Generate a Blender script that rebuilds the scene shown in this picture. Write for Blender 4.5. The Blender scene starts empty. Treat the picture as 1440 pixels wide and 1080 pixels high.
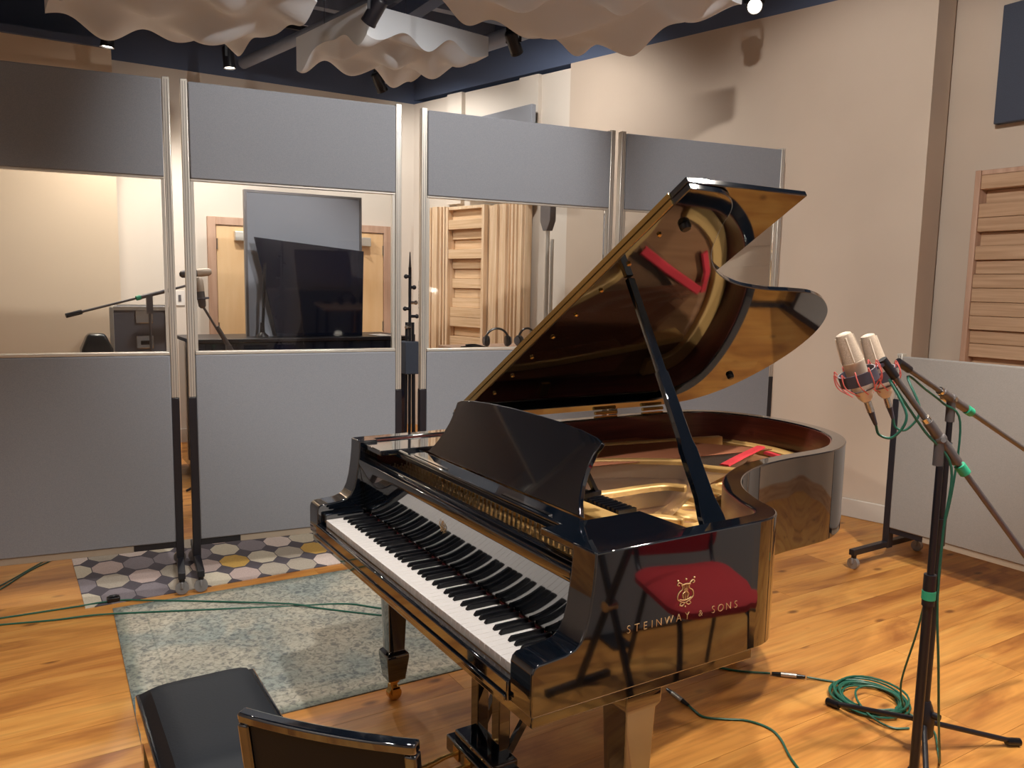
import bpy, bmesh, math, random
from mathutils import Vector, Matrix
random.seed(7)
sc = bpy.context.scene
COL = sc.collection
R = math.radians

# ------------------------------------------------------------------ camera
cam_d = bpy.data.cameras.new('camera'); cam = bpy.data.objects.new('camera', cam_d); COL.objects.link(cam)
def set_cam():
    yaw, pit, rol = R(-58.2031), R(-6.9574), R(1.0961)
    fw = Vector((math.sin(yaw)*math.cos(pit), math.cos(yaw)*math.cos(pit), math.sin(pit)))
    r = Vector((math.cos(yaw), -math.sin(yaw), 0)); u = r.cross(fw)
    r2 = r*math.cos(rol)+u*math.sin(rol); u2 = -r*math.sin(rol)+u*math.cos(rol)
    m = Matrix((r2, u2, -fw)).transposed().to_4x4(); m.translation = Vector((2.0109, -.87985, 1.54954))
    cam.matrix_world = m
    cam_d.sensor_fit = 'HORIZONTAL'; cam_d.sensor_width = 36; cam_d.lens = 1125.95/1440*36
    cam_d.clip_start = .05; cam_d.clip_end = 60
set_cam(); sc.camera = cam
# ------------------------------------------------------------------ world, exposure
w = bpy.data.worlds.new('world'); sc.world = w; w.use_nodes = True
w.node_tree.nodes['Background'].inputs[0].default_value = (.30, .38, .55, 1)
w.node_tree.nodes['Background'].inputs[1].default_value = .05
vs = sc.view_settings; vs.view_transform = 'Standard'; vs.look = 'None'; vs.gamma = 1; vs.use_curve_mapping = False
vs.exposure = 0.18
WARM = (1.0, .91, .79); NEUT = (1.0, .97, .93)
# ceiling spotlights: position, target, watts, cone degrees, colour, soft radius
SPOTS = [
 ((-4.954, -.194, 3.36), (-5.1, -.4, 0), 105, 165, WARM),
 ((-5.030, .701, 3.36), (-4.9, .9, 0), 150, 150, NEUT),
 ((-2.93, 1.12, 3.24), (-4.7, .25, 1.0), 70, 80, NEUT),
 ((-5.05, 2.02, 3.36), (-5.4, 2.75, 2.2), 75, 150, NEUT),
 ((-3.333, 2.39, 3.36), (-3.9, 3.3, 2.3), 62, 150, NEUT),
 ((-1.67, 3.12, 3.325), (1.4, .3, .9), 110, 90, WARM),
 ((.95, 2.25, 3.55), (.95, 1.9, 0), 290, 104, WARM),
 ((.5, 1.1, 3.60), (-2.3, 1.0, 2.2), 350, 58, NEUT),
 ((-.9, -1.7, 3.60), (-1.3, -1.3, 0), 60, 90, WARM),
 ((1.55, 1.9, 3.60), (1.3, 1.9, 0), 200, 120, WARM),
 ((.9, .0, 3.60), (.5, .2, 0), 225, 108, NEUT),
 ((1.4, -2.0, 3.60), (1.2, -3.0, 1.6), 160, 130, NEUT),  # added, out of view: lights the side wall for the music desk reflection
 ((2.6, .6, 3.60), (3.6, 1.1, 1.4), 120, 130, NEUT),  # added unseen lamp, brightens the near wall mirrored in the piano side
 ((.75, .45, 3.50), (-1.15, 4.05, 1.75), 340, 58, NEUT),  # extra lamp out of view, added to brighten the beige wall
 ((-1.15, -.15, 3.60), (-1.35, .25, 0), 85, 72, NEUT),  # unseen fill lamp, added to lift the shade on the faded rug
]

# ------------------------------------------------------------------ material helpers
def lin(c):
    return tuple(((v/255)/12.92 if v/255 <= .04045 else ((v/255+.055)/1.055)**2.4) for v in c)+(1,)
def mat(name, rgb, rough=.5, metal=0, coat=0, spec=.5, noise=None, bump=None, sheen=0, emis=None, coat_rough=.03):
    """noise = (scale vec, second colour, lo, hi); bump = (scale vec, strength)"""
    m = bpy.data.materials.new(name); m.use_nodes = True; nt = m.node_tree; b = nt.nodes['Principled BSDF']
    b.inputs['Base Color'].default_value = lin(rgb); b.inputs['Roughness'].default_value = rough
    b.inputs['Metallic'].default_value = metal; b.inputs['Coat Weight'].default_value = coat
    b.inputs['Coat Roughness'].default_value = coat_rough
    b.inputs['Specular IOR Level'].default_value = spec; b.inputs['Sheen Weight'].default_value = sheen
    if emis: b.inputs['Emission Color'].default_value = lin(emis[0]); b.inputs['Emission Strength'].default_value = emis[1]
    def coords(scale):
        t = nt.nodes.new('ShaderNodeTexCoord'); mp = nt.nodes.new('ShaderNodeMapping'); mp.inputs['Scale'].default_value = scale
        nt.links.new(t.outputs['Object'], mp.inputs['Vector'])
        n = nt.nodes.new('ShaderNodeTexNoise'); n.inputs['Scale'].default_value = 1; n.inputs['Detail'].default_value = 5
        nt.links.new(mp.outputs[0], n.inputs['Vector']); return n
    if noise:
        n = coords(noise[0]); r = nt.nodes.new('ShaderNodeValToRGB')
        r.color_ramp.elements[0].position = noise[2]; r.color_ramp.elements[1].position = noise[3]
        r.color_ramp.elements[0].color = lin(rgb); r.color_ramp.elements[1].color = lin(noise[1])
        nt.links.new(n.outputs['Fac'], r.inputs[0]); nt.links.new(r.outputs[0], b.inputs['Base Color'])
    if bump:
        n = coords(bump[0]); bp = nt.nodes.new('ShaderNodeBump'); bp.inputs['Strength'].default_value = bump[1]; bp.inputs['Distance'].default_value = .004
        nt.links.new(n.outputs['Fac'], bp.inputs['Height']); nt.links.new(bp.outputs[0], b.inputs['Normal'])
    return m
MT = {}
def D(k, *a, **kw): MT[k] = mat(k, *a, **kw)
D('lacquer', (9, 15, 23), .05, coat=1, spec=.9)
MT['lacquer'].node_tree.nodes['Principled BSDF'].inputs['Coat IOR'].default_value = 1.66
D('ebony', (14, 15, 20), .28)
D('ivory', (236, 228, 222), .22)
D('gobo_fabric', (134, 136, 141), .9, sheen=.2, noise=((260, 260, 260), (121, 124, 132), .3, .7), bump=((500, 500, 500), .06))
D('warm_fabric', (138, 133, 128), .9, sheen=.2, noise=((260, 260, 260), (127, 122, 118), .3, .7), bump=((500, 500, 500), .06))
D('pine_dark', (196, 160, 128), .5, noise=((2, 50, 50), (172, 136, 104), .35, .65))
D('dark_fabric', (70, 75, 88), .9, noise=((200, 200, 200), (60, 65, 78), .3, .7))
D('aluminium', (206, 200, 190), .35, metal=.55, spec=.5)
D('black_metal', (26, 25, 32), .38)
D('grey_metal', (104, 99, 100), .4, metal=.4)
D('chrome', (215, 212, 208), .14, metal=1)
D('caster_grey', (150, 148, 150), .35, metal=.4)
D('plaster', (214, 203, 190), .85, bump=((40, 40, 40), .05))
D('beige_wall', (202, 184, 166), .9, noise=((1.2, 1.2, 1.2), (195, 177, 159), .35, .65), bump=((60, 60, 60), .05))
D('tan_wall', (220, 198, 172), .9)
D('navy_paint', (84, 96, 122), .7)
D('ceiling_paint', (70, 84, 116), .75)
D('joist_paint', (128, 138, 158), .7)
D('pine', (232, 204, 172), .5, noise=((50, 50, 2), (214, 180, 142), .35, .65))
D('pine_flat', (226, 194, 158), .5, noise=((2, 50, 50), (206, 170, 130), .35, .65))
D('door_wood', (232, 196, 150), .45, noise=((8, 8, 1.2), (220, 178, 128), .35, .7))
D('frame_wood', (196, 160, 136), .5, noise=((30, 30, 2), (178, 140, 116), .35, .7))
D('skirting', (206, 196, 184), .5)
D('batten', (158, 146, 130), .6)
D('plinth_wood', (190, 150, 110), .5, noise=((3, 40, 40), (168, 126, 88), .35, .65))
D('gold', (212, 170, 106), .38, metal=.25, bump=((90, 90, 90), .08))
D('brass', (206, 166, 98), .25, metal=.9)
D('mahogany', (108, 56, 46), .3, coat=.3, noise=((4, 4, 60), (78, 38, 34), .3, .7))
D('soundboard', (150, 108, 74), .4, noise=((50, 2, 4), (128, 88, 58), .3, .7))
D('string_steel', (190, 180, 170), .3, metal=.9)
D('string_copper', (150, 96, 70), .35, metal=.8)
D('red_felt', (206, 52, 62), .9)
D('dark_red_felt', (96, 26, 34), .9)
D('cloud_white', (204, 207, 212), .75)
D('green_cable', (28, 92, 74), .45)
D('green_tape', (50, 170, 130), .5)
D('mic_body', (222, 208, 190), .35, metal=.15)
D('mic_grille', (222, 204, 184), .5, metal=.2, noise=((900, 900, 900), (168, 148, 130), .4, .6))
D('mount_dark', (70, 66, 78), .5)
D('pink_elastic', (222, 110, 104), .7)
D('xlr_silver', (196, 190, 184), .25, metal=.8)
D('red_cloth', (190, 44, 48), .85, noise=((300, 300, 300), (160, 32, 38), .35, .65))
D('leather', (12, 17, 25), .6, spec=.3, bump=((160, 160, 160), .08))
D('case_laminate', (112, 112, 120), .5)
D('case_side', (120, 112, 108), .5)
D('white_plastic', (224, 218, 210), .4)
D('green_plastic', (40, 140, 90), .5)
D('grey_screen', (150, 154, 165), .8)
D('grey_wall', (186, 182, 178), .85)
D('navy_gloss', (18, 22, 40), .08, coat=.5)
D('paper', (220, 212, 205), .8)
D('lens', (255, 250, 240), .3, emis=((255, 244, 225), 14))
D('gold_print', (224, 190, 140), .4, metal=.3)

def glass_mat():
    m = bpy.data.materials.new('glass'); m.use_nodes = True; nt = m.node_tree; nt.nodes.clear()
    o = nt.nodes.new('ShaderNodeOutputMaterial'); mx = nt.nodes.new('ShaderNodeMixShader'); f = nt.nodes.new('ShaderNodeFresnel')
    f.inputs[0].default_value = 1.45
    t = nt.nodes.new('ShaderNodeBsdfTransparent'); t.inputs[0].default_value = (.95, .955, .95, 1)
    g = nt.nodes.new('ShaderNodeBsdfGlossy'); g.inputs['Roughness'].default_value = .01
    nt.links.new(f.outputs[0], mx.inputs[0]); nt.links.new(t.outputs[0], mx.inputs[1]); nt.links.new(g.outputs[0], mx.inputs[2]); nt.links.new(mx.outputs[0], o.inputs[0])
    MT['glass'] = m
glass_mat()

def N(nt, t, **kw):
    n = nt.nodes.new(t)
    for k, v in kw.items(): setattr(n, k, v)
    return n
def math_n(nt, op, a, b=None):
    n = N(nt, 'ShaderNodeMath', operation=op)
    for i, v in enumerate((a, b)):
        if v is None: continue
        if isinstance(v, (int, float)): n.inputs[i].default_value = v
        else: nt.links.new(v, n.inputs[i])
    return n.outputs[0]
def ramp(nt, fac, stops, interp='LINEAR'):
    r = N(nt, 'ShaderNodeValToRGB'); r.color_ramp.interpolation = interp
    while len(r.color_ramp.elements) < len(stops): r.color_ramp.elements.new(.5)
    for e, (p, c) in zip(r.color_ramp.elements, stops): e.position = p; e.color = lin(c)
    nt.links.new(fac, r.inputs[0]); return r.outputs[0]
def mix(nt, fac, a, b, mode='MIX'):
    n = N(nt, 'ShaderNodeMix', data_type='RGBA', blend_type=mode)
    if isinstance(fac, (int, float)): n.inputs[0].default_value = fac
    else: nt.links.new(fac, n.inputs[0])
    for i, v in ((6, a), (7, b)):
        if isinstance(v, tuple): n.inputs[i].default_value = v
        else: nt.links.new(v, n.inputs[i])
    return n.outputs[2]
def oak_mat():
    m = bpy.data.materials.new('oak'); m.use_nodes = True; nt = m.node_tree; b = nt.nodes['Principled BSDF']
    tc = N(nt, 'ShaderNodeTexCoord'); oi = N(nt, 'ShaderNodeObjectInfo')
    off = N(nt, 'ShaderNodeVectorMath', operation='SCALE'); off.inputs[0].default_value = (13, 29, 7); nt.links.new(oi.outputs['Random'], off.inputs['Scale'])
    ad = N(nt, 'ShaderNodeVectorMath', operation='ADD'); nt.links.new(tc.outputs['Object'], ad.inputs[0]); nt.links.new(off.outputs[0], ad.inputs[1])
    def noise(scale, detail=6, dist=0):
        mp = N(nt, 'ShaderNodeMapping'); mp.inputs['Scale'].default_value = scale; nt.links.new(ad.outputs[0], mp.inputs['Vector'])
        n = N(nt, 'ShaderNodeTexNoise'); n.inputs['Scale'].default_value = 1; n.inputs['Detail'].default_value = detail; n.inputs['Distortion'].default_value = dist
        nt.links.new(mp.outputs[0], n.inputs['Vector']); return n.outputs['Fac']
    base = ramp(nt, oi.outputs['Random'], [(0, (190, 126, 66)), (.5, (206, 146, 82)), (1, (178, 112, 56))])
    fig = ramp(nt, noise((6, 1.3, 1), 7, 1.4), [(.32, (146, 84, 40)), (.52, (212, 150, 84)), (.75, (228, 176, 108))])
    c = mix(nt, .68, base, fig)
    grain = ramp(nt, noise((70, 2.2, 1), 4), [(.35, (150, 140, 130)), (.6, (255, 255, 255))])
    c = mix(nt, .24, c, grain, 'MULTIPLY')
    mp = N(nt, 'ShaderNodeMapping'); mp.inputs['Scale'].default_value = (6.5, 3.2, 1); nt.links.new(ad.outputs[0], mp.inputs['Vector'])
    v = N(nt, 'ShaderNodeTexVoronoi'); v.inputs['Scale'].default_value = 1; nt.links.new(mp.outputs[0], v.inputs['Vector'])
    kn = ramp(nt, v.outputs['Distance'], [(.05, (96, 58, 34)), (.14, (255, 255, 255))])
    c = mix(nt, .7, c, kn, 'MULTIPLY')
    c = mix(nt, 1, c, lin((250, 245, 216)), 'MULTIPLY')
    nt.links.new(c, b.inputs['Base Color']); b.inputs['Roughness'].default_value = .42
    MT['oak'] = m
oak_mat()
def rug_oct_mat():
    m = bpy.data.materials.new('octagon_rug'); m.use_nodes = True; nt = m.node_tree; b = nt.nodes['Principled BSDF']
    tc = N(nt, 'ShaderNodeTexCoord'); sp = N(nt, 'ShaderNodeSeparateXYZ'); nt.links.new(tc.outputs['Object'], sp.inputs[0])
    # octagon pitch .2275 by .1525
    u = math_n(nt, 'DIVIDE', math_n(nt, 'ADD', sp.outputs[0], .694), .2275)
    v = math_n(nt, 'DIVIDE', math_n(nt, 'ADD', sp.outputs[1], 1.331), .1525)
    iu = math_n(nt, 'FLOOR', u); iv = math_n(nt, 'FLOOR', v)
    fu = math_n(nt, 'ABSOLUTE', math_n(nt, 'SUBTRACT', math_n(nt, 'SUBTRACT', u, iu), .5))
    fv = math_n(nt, 'ABSOLUTE', math_n(nt, 'SUBTRACT', math_n(nt, 'SUBTRACT', v, iv), .5))
    d = math_n(nt, 'MAXIMUM', math_n(nt, 'MAXIMUM', math_n(nt, 'MULTIPLY', fu, 1.06), fv), math_n(nt, 'MULTIPLY', math_n(nt, 'ADD', fu, fv), .745))
    inside = math_n(nt, 'LESS_THAN', d, .485)
    cm = N(nt, 'ShaderNodeCombineXYZ'); nt.links.new(iu, cm.inputs[0]); nt.links.new(iv, cm.inputs[1])
    wn = N(nt, 'ShaderNodeTexWhiteNoise', noise_dimensions='3D'); nt.links.new(cm.outputs[0], wn.inputs[0])
    oc = ramp(nt, wn.outputs['Value'], [(0, (214, 198, 190)), (.22, (176, 166, 152)), (.42, (206, 196, 176)), (.62, (136, 128, 134)), (.78, (204, 164, 84)), (.90, (190, 170, 164))], 'CONSTANT')
    ns = N(nt, 'ShaderNodeTexNoise'); ns.inputs['Scale'].default_value = 160; nt.links.new(tc.outputs['Object'], ns.inputs['Vector'])
    c = mix(nt, inside, lin((84, 78, 86)), oc)
    c = mix(nt, .25, c, ramp(nt, ns.outputs['Fac'], [(.3, (150, 150, 150)), (.7, (255, 255, 255))]), 'MULTIPLY')
    nt.links.new(c, b.inputs['Base Color']); b.inputs['Roughness'].default_value = .95
    MT['octagon_rug'] = m
rug_oct_mat()
def rug_faded_mat():
    m = bpy.data.materials.new('faded_rug'); m.use_nodes = True; nt = m.node_tree; b = nt.nodes['Principled BSDF']
    tc = N(nt, 'ShaderNodeTexCoord')
    def noise(s, d, dist):
        n = N(nt, 'ShaderNodeTexNoise'); n.inputs['Scale'].default_value = s; n.inputs['Detail'].default_value = d; n.inputs['Distortion'].default_value = dist
        nt.links.new(tc.outputs['Object'], n.inputs['Vector']); return n.outputs['Fac']
    a = ramp(nt, noise(2.6, 6, .8), [(.35, (160, 168, 165)), (.5, (190, 187, 175)), (.68, (204, 196, 180))])
    s = ramp(nt, noise(48, 10, .9), [(.36, (138, 142, 148)), (.49, (224, 221, 212)), (.62, (255, 253, 246))])
    c = mix(nt, .75, a, s, 'MULTIPLY')
    # blue-green border, lines parallel to the edges (rug is 1.31 x 2.2, origin at its middle)
    sp = N(nt, 'ShaderNodeSeparateXYZ'); nt.links.new(tc.outputs['Object'], sp.inputs[0])
    bx = math_n(nt, 'SUBTRACT', .655, math_n(nt, 'ABSOLUTE', sp.outputs[0])); by = math_n(nt, 'SUBTRACT', 1.1, math_n(nt, 'ABSOLUTE', sp.outputs[1]))
    e = math_n(nt, 'MINIMUM', bx, by)
    bd = ramp(nt, e, [(0, (146, 158, 164)), (.03, (190, 202, 202)), (.06, (255, 255, 255)), (.125, (255, 255, 255)), (.130, (205, 212, 214)), (.136, (255, 255, 255))])
    c = mix(nt, .85, c, bd, 'MULTIPLY')
    nt.links.new(c, b.inputs['Base Color']); b.inputs['Roughness'].default_value = .95
    MT['faded_rug'] = m
rug_faded_mat()

# ------------------------------------------------------------------ mesh helpers
class B:
    def __init__(s): s.bm = bmesh.new()
    def box(s, x0, x1, y0, y1, z0, z1):
        v = [s.bm.verts.new(p) for p in ((x0,y0,z0),(x1,y0,z0),(x1,y1,z0),(x0,y1,z0),(x0,y0,z1),(x1,y0,z1),(x1,y1,z1),(x0,y1,z1))]
        for f in ((3,2,1,0),(4,5,6,7),(0,1,5,4),(1,2,6,5),(2,3,7,6),(3,0,4,7)): s.bm.faces.new([v[i] for i in f])
        return s
    def rings(s, rings, close=True, caps=True):
        L = [[s.bm.verts.new(p) for p in r] for r in rings]; n = len(L[0])
        for a, b in zip(L, L[1:]):
            for i in range(n if close else n-1):
                j = (i+1) % n; s.bm.faces.new((a[i], a[j], b[j], b[i]))
        if caps and close:
            s.bm.faces.new(list(reversed(L[0]))); s.bm.faces.new(L[-1])
        return s
    def frame(s, d):
        d = Vector(d).normalized(); a = Vector((0,0,1)) if abs(d.z) < .9 else Vector((1,0,0))
        u = a.cross(d).normalized(); return u, d.cross(u)
    def cyl(s, p, q, r, r2=None, n=12):
        p, q = Vector(p), Vector(q); u, v = s.frame(q-p); r2 = r if r2 is None else r2
        return s.rings([[c+(u*math.cos(2*math.pi*i/n)+v*math.sin(2*math.pi*i/n))*rr for i in range(n)] for c, rr in ((p, r), (q, r2))])
    def bar(s, p, q, w, h, w2=None, h2=None):
        """rectangular bar p->q, w across, h up-ish"""
        p, q = Vector(p), Vector(q); u, v = s.frame(q-p); w2 = w2 or w; h2 = h2 or h
        return s.rings([[c+u*a*ww/2+v*b*hh/2 for a, b in ((-1,-1),(1,-1),(1,1),(-1,1))] for c, ww, hh in ((p,w,h),(q,w2,h2))])
    def tube(s, pts, r, n=8, closed=False):
        P = [Vector(p) for p in pts]; m = len(P); rg = []; u = None
        for i, p in enumerate(P):
            d = (P[(i+1) % m]-P[i-1]) if closed else (P[min(i+1, m-1)]-P[max(i-1, 0)])
            d.normalize()
            if u is None: u, v = s.frame(d)
            else:
                u = (u-d*u.dot(d)).normalized(); v = d.cross(u)
            rr = r[i] if isinstance(r, (list, tuple)) else r
            rg.append([p+(u*math.cos(2*math.pi*k/n)+v*math.sin(2*math.pi*k/n))*rr for k in range(n)])
        if closed: rg.append(rg[0]); return s.rings(rg, caps=False)
        return s.rings(rg)
    def prism(s, outline, z0, z1, f=lambda a, b, c: (a, b, c)):
        return s.rings([[f(a, b, z) for a, b in outline] for z in (z0, z1)])
    def lathe(s, prof, o=(0,0,0), d=(0,0,1), n=16):
        o = Vector(o); d = Vector(d).normalized(); u, v = s.frame(d)
        return s.rings([[o+d*h+(u*math.cos(2*math.pi*i/n)+v*math.sin(2*math.pi*i/n))*max(r, 1e-4) for i in range(n)] for r, h in prof])
    def sphere(s, c, r, sz=1):
        m = Matrix.Translation(c) @ Matrix.Diagonal((r, r, r*sz, 1)); bmesh.ops.create_uvsphere(s.bm, u_segments=12, v_segments=8, radius=1, matrix=m); return s
    def move(s, m): bmesh.ops.transform(s.bm, matrix=m, verts=s.bm.verts); return s
    def obj(s, name, m, parent=None, smooth=False, bevel=0, seg=2, recalc=True, loc=None, seam=None):
        if recalc: bmesh.ops.recalc_face_normals(s.bm, faces=s.bm.faces)
        if seam is not None:      # flush joint: no bevel on the edges lying in the plane y = seam
            ly = s.bm.edges.layers.float.new('bevel_weight_edge')
            for e in s.bm.edges:
                if len(e.link_faces) == 2 and e.calc_face_angle(0) > R(40) and not all(abs(v.co.y-seam) < 1e-5 for v in e.verts): e[ly] = 1
        me = bpy.data.meshes.new(name); s.bm.to_mesh(me); s.bm.free()
        for mm in (m if isinstance(m, list) else [m]): me.materials.append(MT[mm])
        o = bpy.data.objects.new(name, me); COL.objects.link(o)
        if parent: o.parent = parent
        if loc: o.location = loc
        if smooth:
            me.shade_smooth(); me.set_sharp_from_angle(angle=R(38))
        if bevel:
            b = o.modifiers.new('bevel', 'BEVEL'); b.width = bevel; b.segments = seg; b.limit_method = 'ANGLE'; b.angle_limit = R(40)
            
            if seam is not None: b.limit_method = 'WEIGHT'
            me.shade_smooth(); me.set_sharp_from_angle(angle=R(60))
        return o
def thing(name, label, cat, loc=(0,0,0), rz=0, group=None):
    o = bpy.data.objects.new(name, None); COL.objects.link(o); o.empty_display_size = .1
    o.location = loc; o.rotation_euler = (0, 0, rz); tag(o, label, cat, group); return o
def tag(o, label, cat, group=None):
    o['label'] = label; o['category'] = cat
    if group: o['group'] = group
    return o
def struct(o, label=None):
    o['kind'] = 'structure'
    if label: o['label'] = label
    return o
def spline(pts, n=8, closed=False):
    P = [Vector(p) for p in pts]; out = []; m = len(P)
    for i in range(m if closed else m-1):
        p0, p1, p2, p3 = (P[(i-1) % m] if closed or i > 0 else P[0]*2-P[1]), P[i], P[(i+1) % m], (P[(i+2) % m] if closed or i+2 < m else P[-1]*2-P[-2])
        for k in range(n):
            t = k/n; out.append(.5*((2*p1)+(p2-p0)*t+(2*p0-5*p1+4*p2-p3)*t*t+(3*p1-p0-3*p2+p3)*t**3))
    if not closed: out.append(P[-1])
    return out

# ------------------------------------------------------------------ room shell
XL, XN, YS, YR, ZC = -6.1, 3.6, -3.0, 4.45, 4.1     # door wall, wall behind the camera, side wall, right wall, ceiling
BAND = 3.46
WA = Vector((-6.1, 2.85, 0)); WB = Vector((-1.05, 4.075, 0))   # angled wall, from corner to its free end
fl = struct(B().box(XL-.1, XN+.1, YS-.1, YR+.5, -.06, -.02).obj('floor', 'plinth_wood'), 'wide oak plank floor')
pw = .205; x = XL; k = 0
while x < XN:
    y = YS-random.random()*1.8
    while y < YR+.4:
        L = random.choice((1.9, 2.2, 2.4)); y0, y1 = max(y, YS), min(y+L, YR+.4)
        if y1-y0 > .1:
            xm, ym = x+pw/2, (y0+y1)/2
            o = B().box(-pw/2+.0006, pw/2-.0006, -(y1-y0)/2+.0006, (y1-y0)/2-.0006, -.02, 0).obj('plank', 'oak', fl)
            o.location = (xm, ym, 0)
        y += L
    x += pw
def wall(name, p, q, th, z0, z1, m, side=1):
    """box wall from p to q, thickness th to the side away from the room"""
    p, q = Vector((*p, 0)), Vector((*q, 0)); d = (q-p).normalized(); n = Vector((-d.y, d.x, 0))*side*th
    b = B().rings([[a+Vector((0,0,z)) for a in (p, q, q+n, p+n)] for z in (z0, z1)])
    return b.obj(name, m)
struct(wall('wall_left', (XL, YS), (XL, 2.95), .2, 0, BAND, 'plaster'), 'white plaster wall with the double doors')
struct(wall('wall_left_upper', (XL, YS), (XL, 2.95), .2, BAND, ZC, 'navy_paint'), 'dark painted band above the white wall')
b = B().box(XL-.05, -5.5, YS, -.12, 0, 3.40)
struct(b.obj('wall_left_bay', 'tan_wall'), 'tan wall bay standing forward of the white wall')
b = B().box(XL-.05, -5.46, YS, -.12, 3.40, 3.46)
struct(b.obj('trim_1', 'navy_paint'), 'dark capping strip on the tan wall bay')
dw = (WB-WA).normalized(); WS = WA+dw*2.20
struct(wall('wall_rear', WA.xy, WS.xy, .2, 0, BAND, 'plaster'), 'white wall behind the wooden diffusers')
struct(wall('wall_rear_fabric', WS.xy, WB.xy, .33, 0, BAND+.04, 'beige_wall'), 'tall beige wall beside the piano lid')
struct(wall('wall_rear_upper', WA.xy, WB.xy, .3, BAND+.04, ZC, 'navy_paint'), 'dark painted band above the beige wall')
struct(wall('wall_right', (-1.6, YR), (XN+.2, YR), .2, 0, BAND+.04, 'beige_wall'), 'beige wall behind the slatted diffuser')
struct(wall('wall_right_upper', (-1.6, YR), (XN+.2, YR), .2, BAND+.04, ZC, 'navy_paint'))
struct(wall('wall_near', (XN, YS), (XN, YR), .2, 0, ZC, 'grey_wall', -1))
struct(wall('wall_side', (XL, YS), (XN, YS), .2, 0, ZC, 'grey_wall', -1))
struct(B().box(XL-.2, XN+.2, YS-.2, YR+.2, ZC, ZC+.1).obj('ceiling', 'ceiling_paint'), 'dark painted ceiling')
# ceiling joists, each its own beam
for i, xj in enumerate((-5.5, -4.95, -4.4, -3.85, -3.3, -2.75, -2.2, -1.65)):
    o = B().box(-.045, .045, YS-.1, 3.9, 3.86, ZC-.005).obj('joist', 'joist_paint', bpy.data.objects['ceiling']); o.location = (xj, 0, 0)
for yj in (-1.2, .4, 2.0):
    B().box(-6.0, -.8, yj-.06, yj+.06, 3.72, 3.86).obj('cross_beam', 'ceiling_paint', bpy.data.objects['ceiling'])
for yp, zp, rp in ((2.45, 3.66, .07), (1.05, 3.58, .05)):
    B().cyl((-6.0, yp, zp), (-1.0, yp+.9, zp), rp, n=16).obj('service_pipe', 'joist_paint', bpy.data.objects['ceiling'], smooth=True)
# pilasters on the angled wall
ang = math.atan2(dw.y, dw.x); nw = Vector((dw.y, -dw.x, 0))   # nw points into the room
def on_wall(s, off=0, z=0): p = WA+dw*s+nw*off; return Vector((p.x, p.y, z))
for s0, s1 in ((.60, .82), (1.62, 1.86)):
    a, b_ = on_wall(s0), on_wall(s1); n = nw*.05
    struct(B().rings([[p+Vector((0,0,z)) for p in (a-nw*.01, b_-nw*.01, b_+n, a+n)] for z in (2.37 if s0 < 1.7 else 0, BAND)]).obj('trim_2', 'plaster'), 'shallow white pilaster on the rear wall')
# skirting of the fabric wall and right wall
a, b_ = on_wall(2.21), on_wall((WB-WA).length)
struct(B().rings([[p+Vector((0,0,z)) for p in (a, b_, b_+nw*.014, a+nw*.014)] for z in (0, .13)]).obj('baseboard_rear', 'skirting', bevel=.006), 'pale skirting board of the beige wall')
struct(B().box(-1.0, 3.5, YR-.03, YR, 0, .12).obj('baseboard_right', 'plinth_wood'))
struct(B().box(XL, XL+.016, -.1, .68, 0, .13).obj('baseboard_left', 'skirting'))

# double doors
def doors():
    y0, y1, zt = .70, 2.56, 2.155
    f = B().box(XL, XL+.05, y0, y0+.075, 0, zt).box(XL, XL+.05, y1-.075, y1, 0, zt).box(XL, XL+.05, y0+.075, y1-.075, zt-.075, zt)
    struct(f.obj('trim_3', 'frame_wood', bevel=.004), 'pinkish wooden frame round the double doors')
    ym = (y0+y1)/2
    for n_, (a, c) in enumerate(((y0+.08, ym-.004), (ym+.004, y1-.08))):
        d = struct(B().box(XL+.005, XL+.035, a, c, .01, zt-.08).obj('door_%d' % (n_+1), 'door_wood', bevel=.003), 'pale wooden door leaf, hinged at its outer edge')
        hy = a if n_ == 0 else c; sg = 1 if n_ == 0 else -1
        ca, cb = sorted((hy+sg*.16, hy+sg*.46))
        cl = B().box(XL+.035, XL+.10, ca, cb, zt-.22, zt-.13).obj('door_closer', 'aluminium', d, bevel=.006)
        B().bar((XL+.085, hy+sg*.30, zt-.12), (XL+.22, hy+sg*.42, zt-.115), .02, .01).bar((XL+.22, hy+sg*.42, zt-.115), (XL+.055, hy+sg*.50, zt-.06), .02, .01).obj('closer_arm', 'aluminium', cl)
        for zh in (.25, 1.05, 1.85):
            B().cyl((XL+.04, hy+sg*.004, zh), (XL+.04, hy+sg*.004, zh+.1), .008).obj('hinge', 'chrome', d)
        oy = c if n_ == 0 else a
        B().box(XL+.035, XL+.039, oy-.06 if n_ == 0 else oy, oy if n_ == 0 else oy+.06, .95, 1.25).obj('push_plate', 'chrome', d)
doors()

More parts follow.
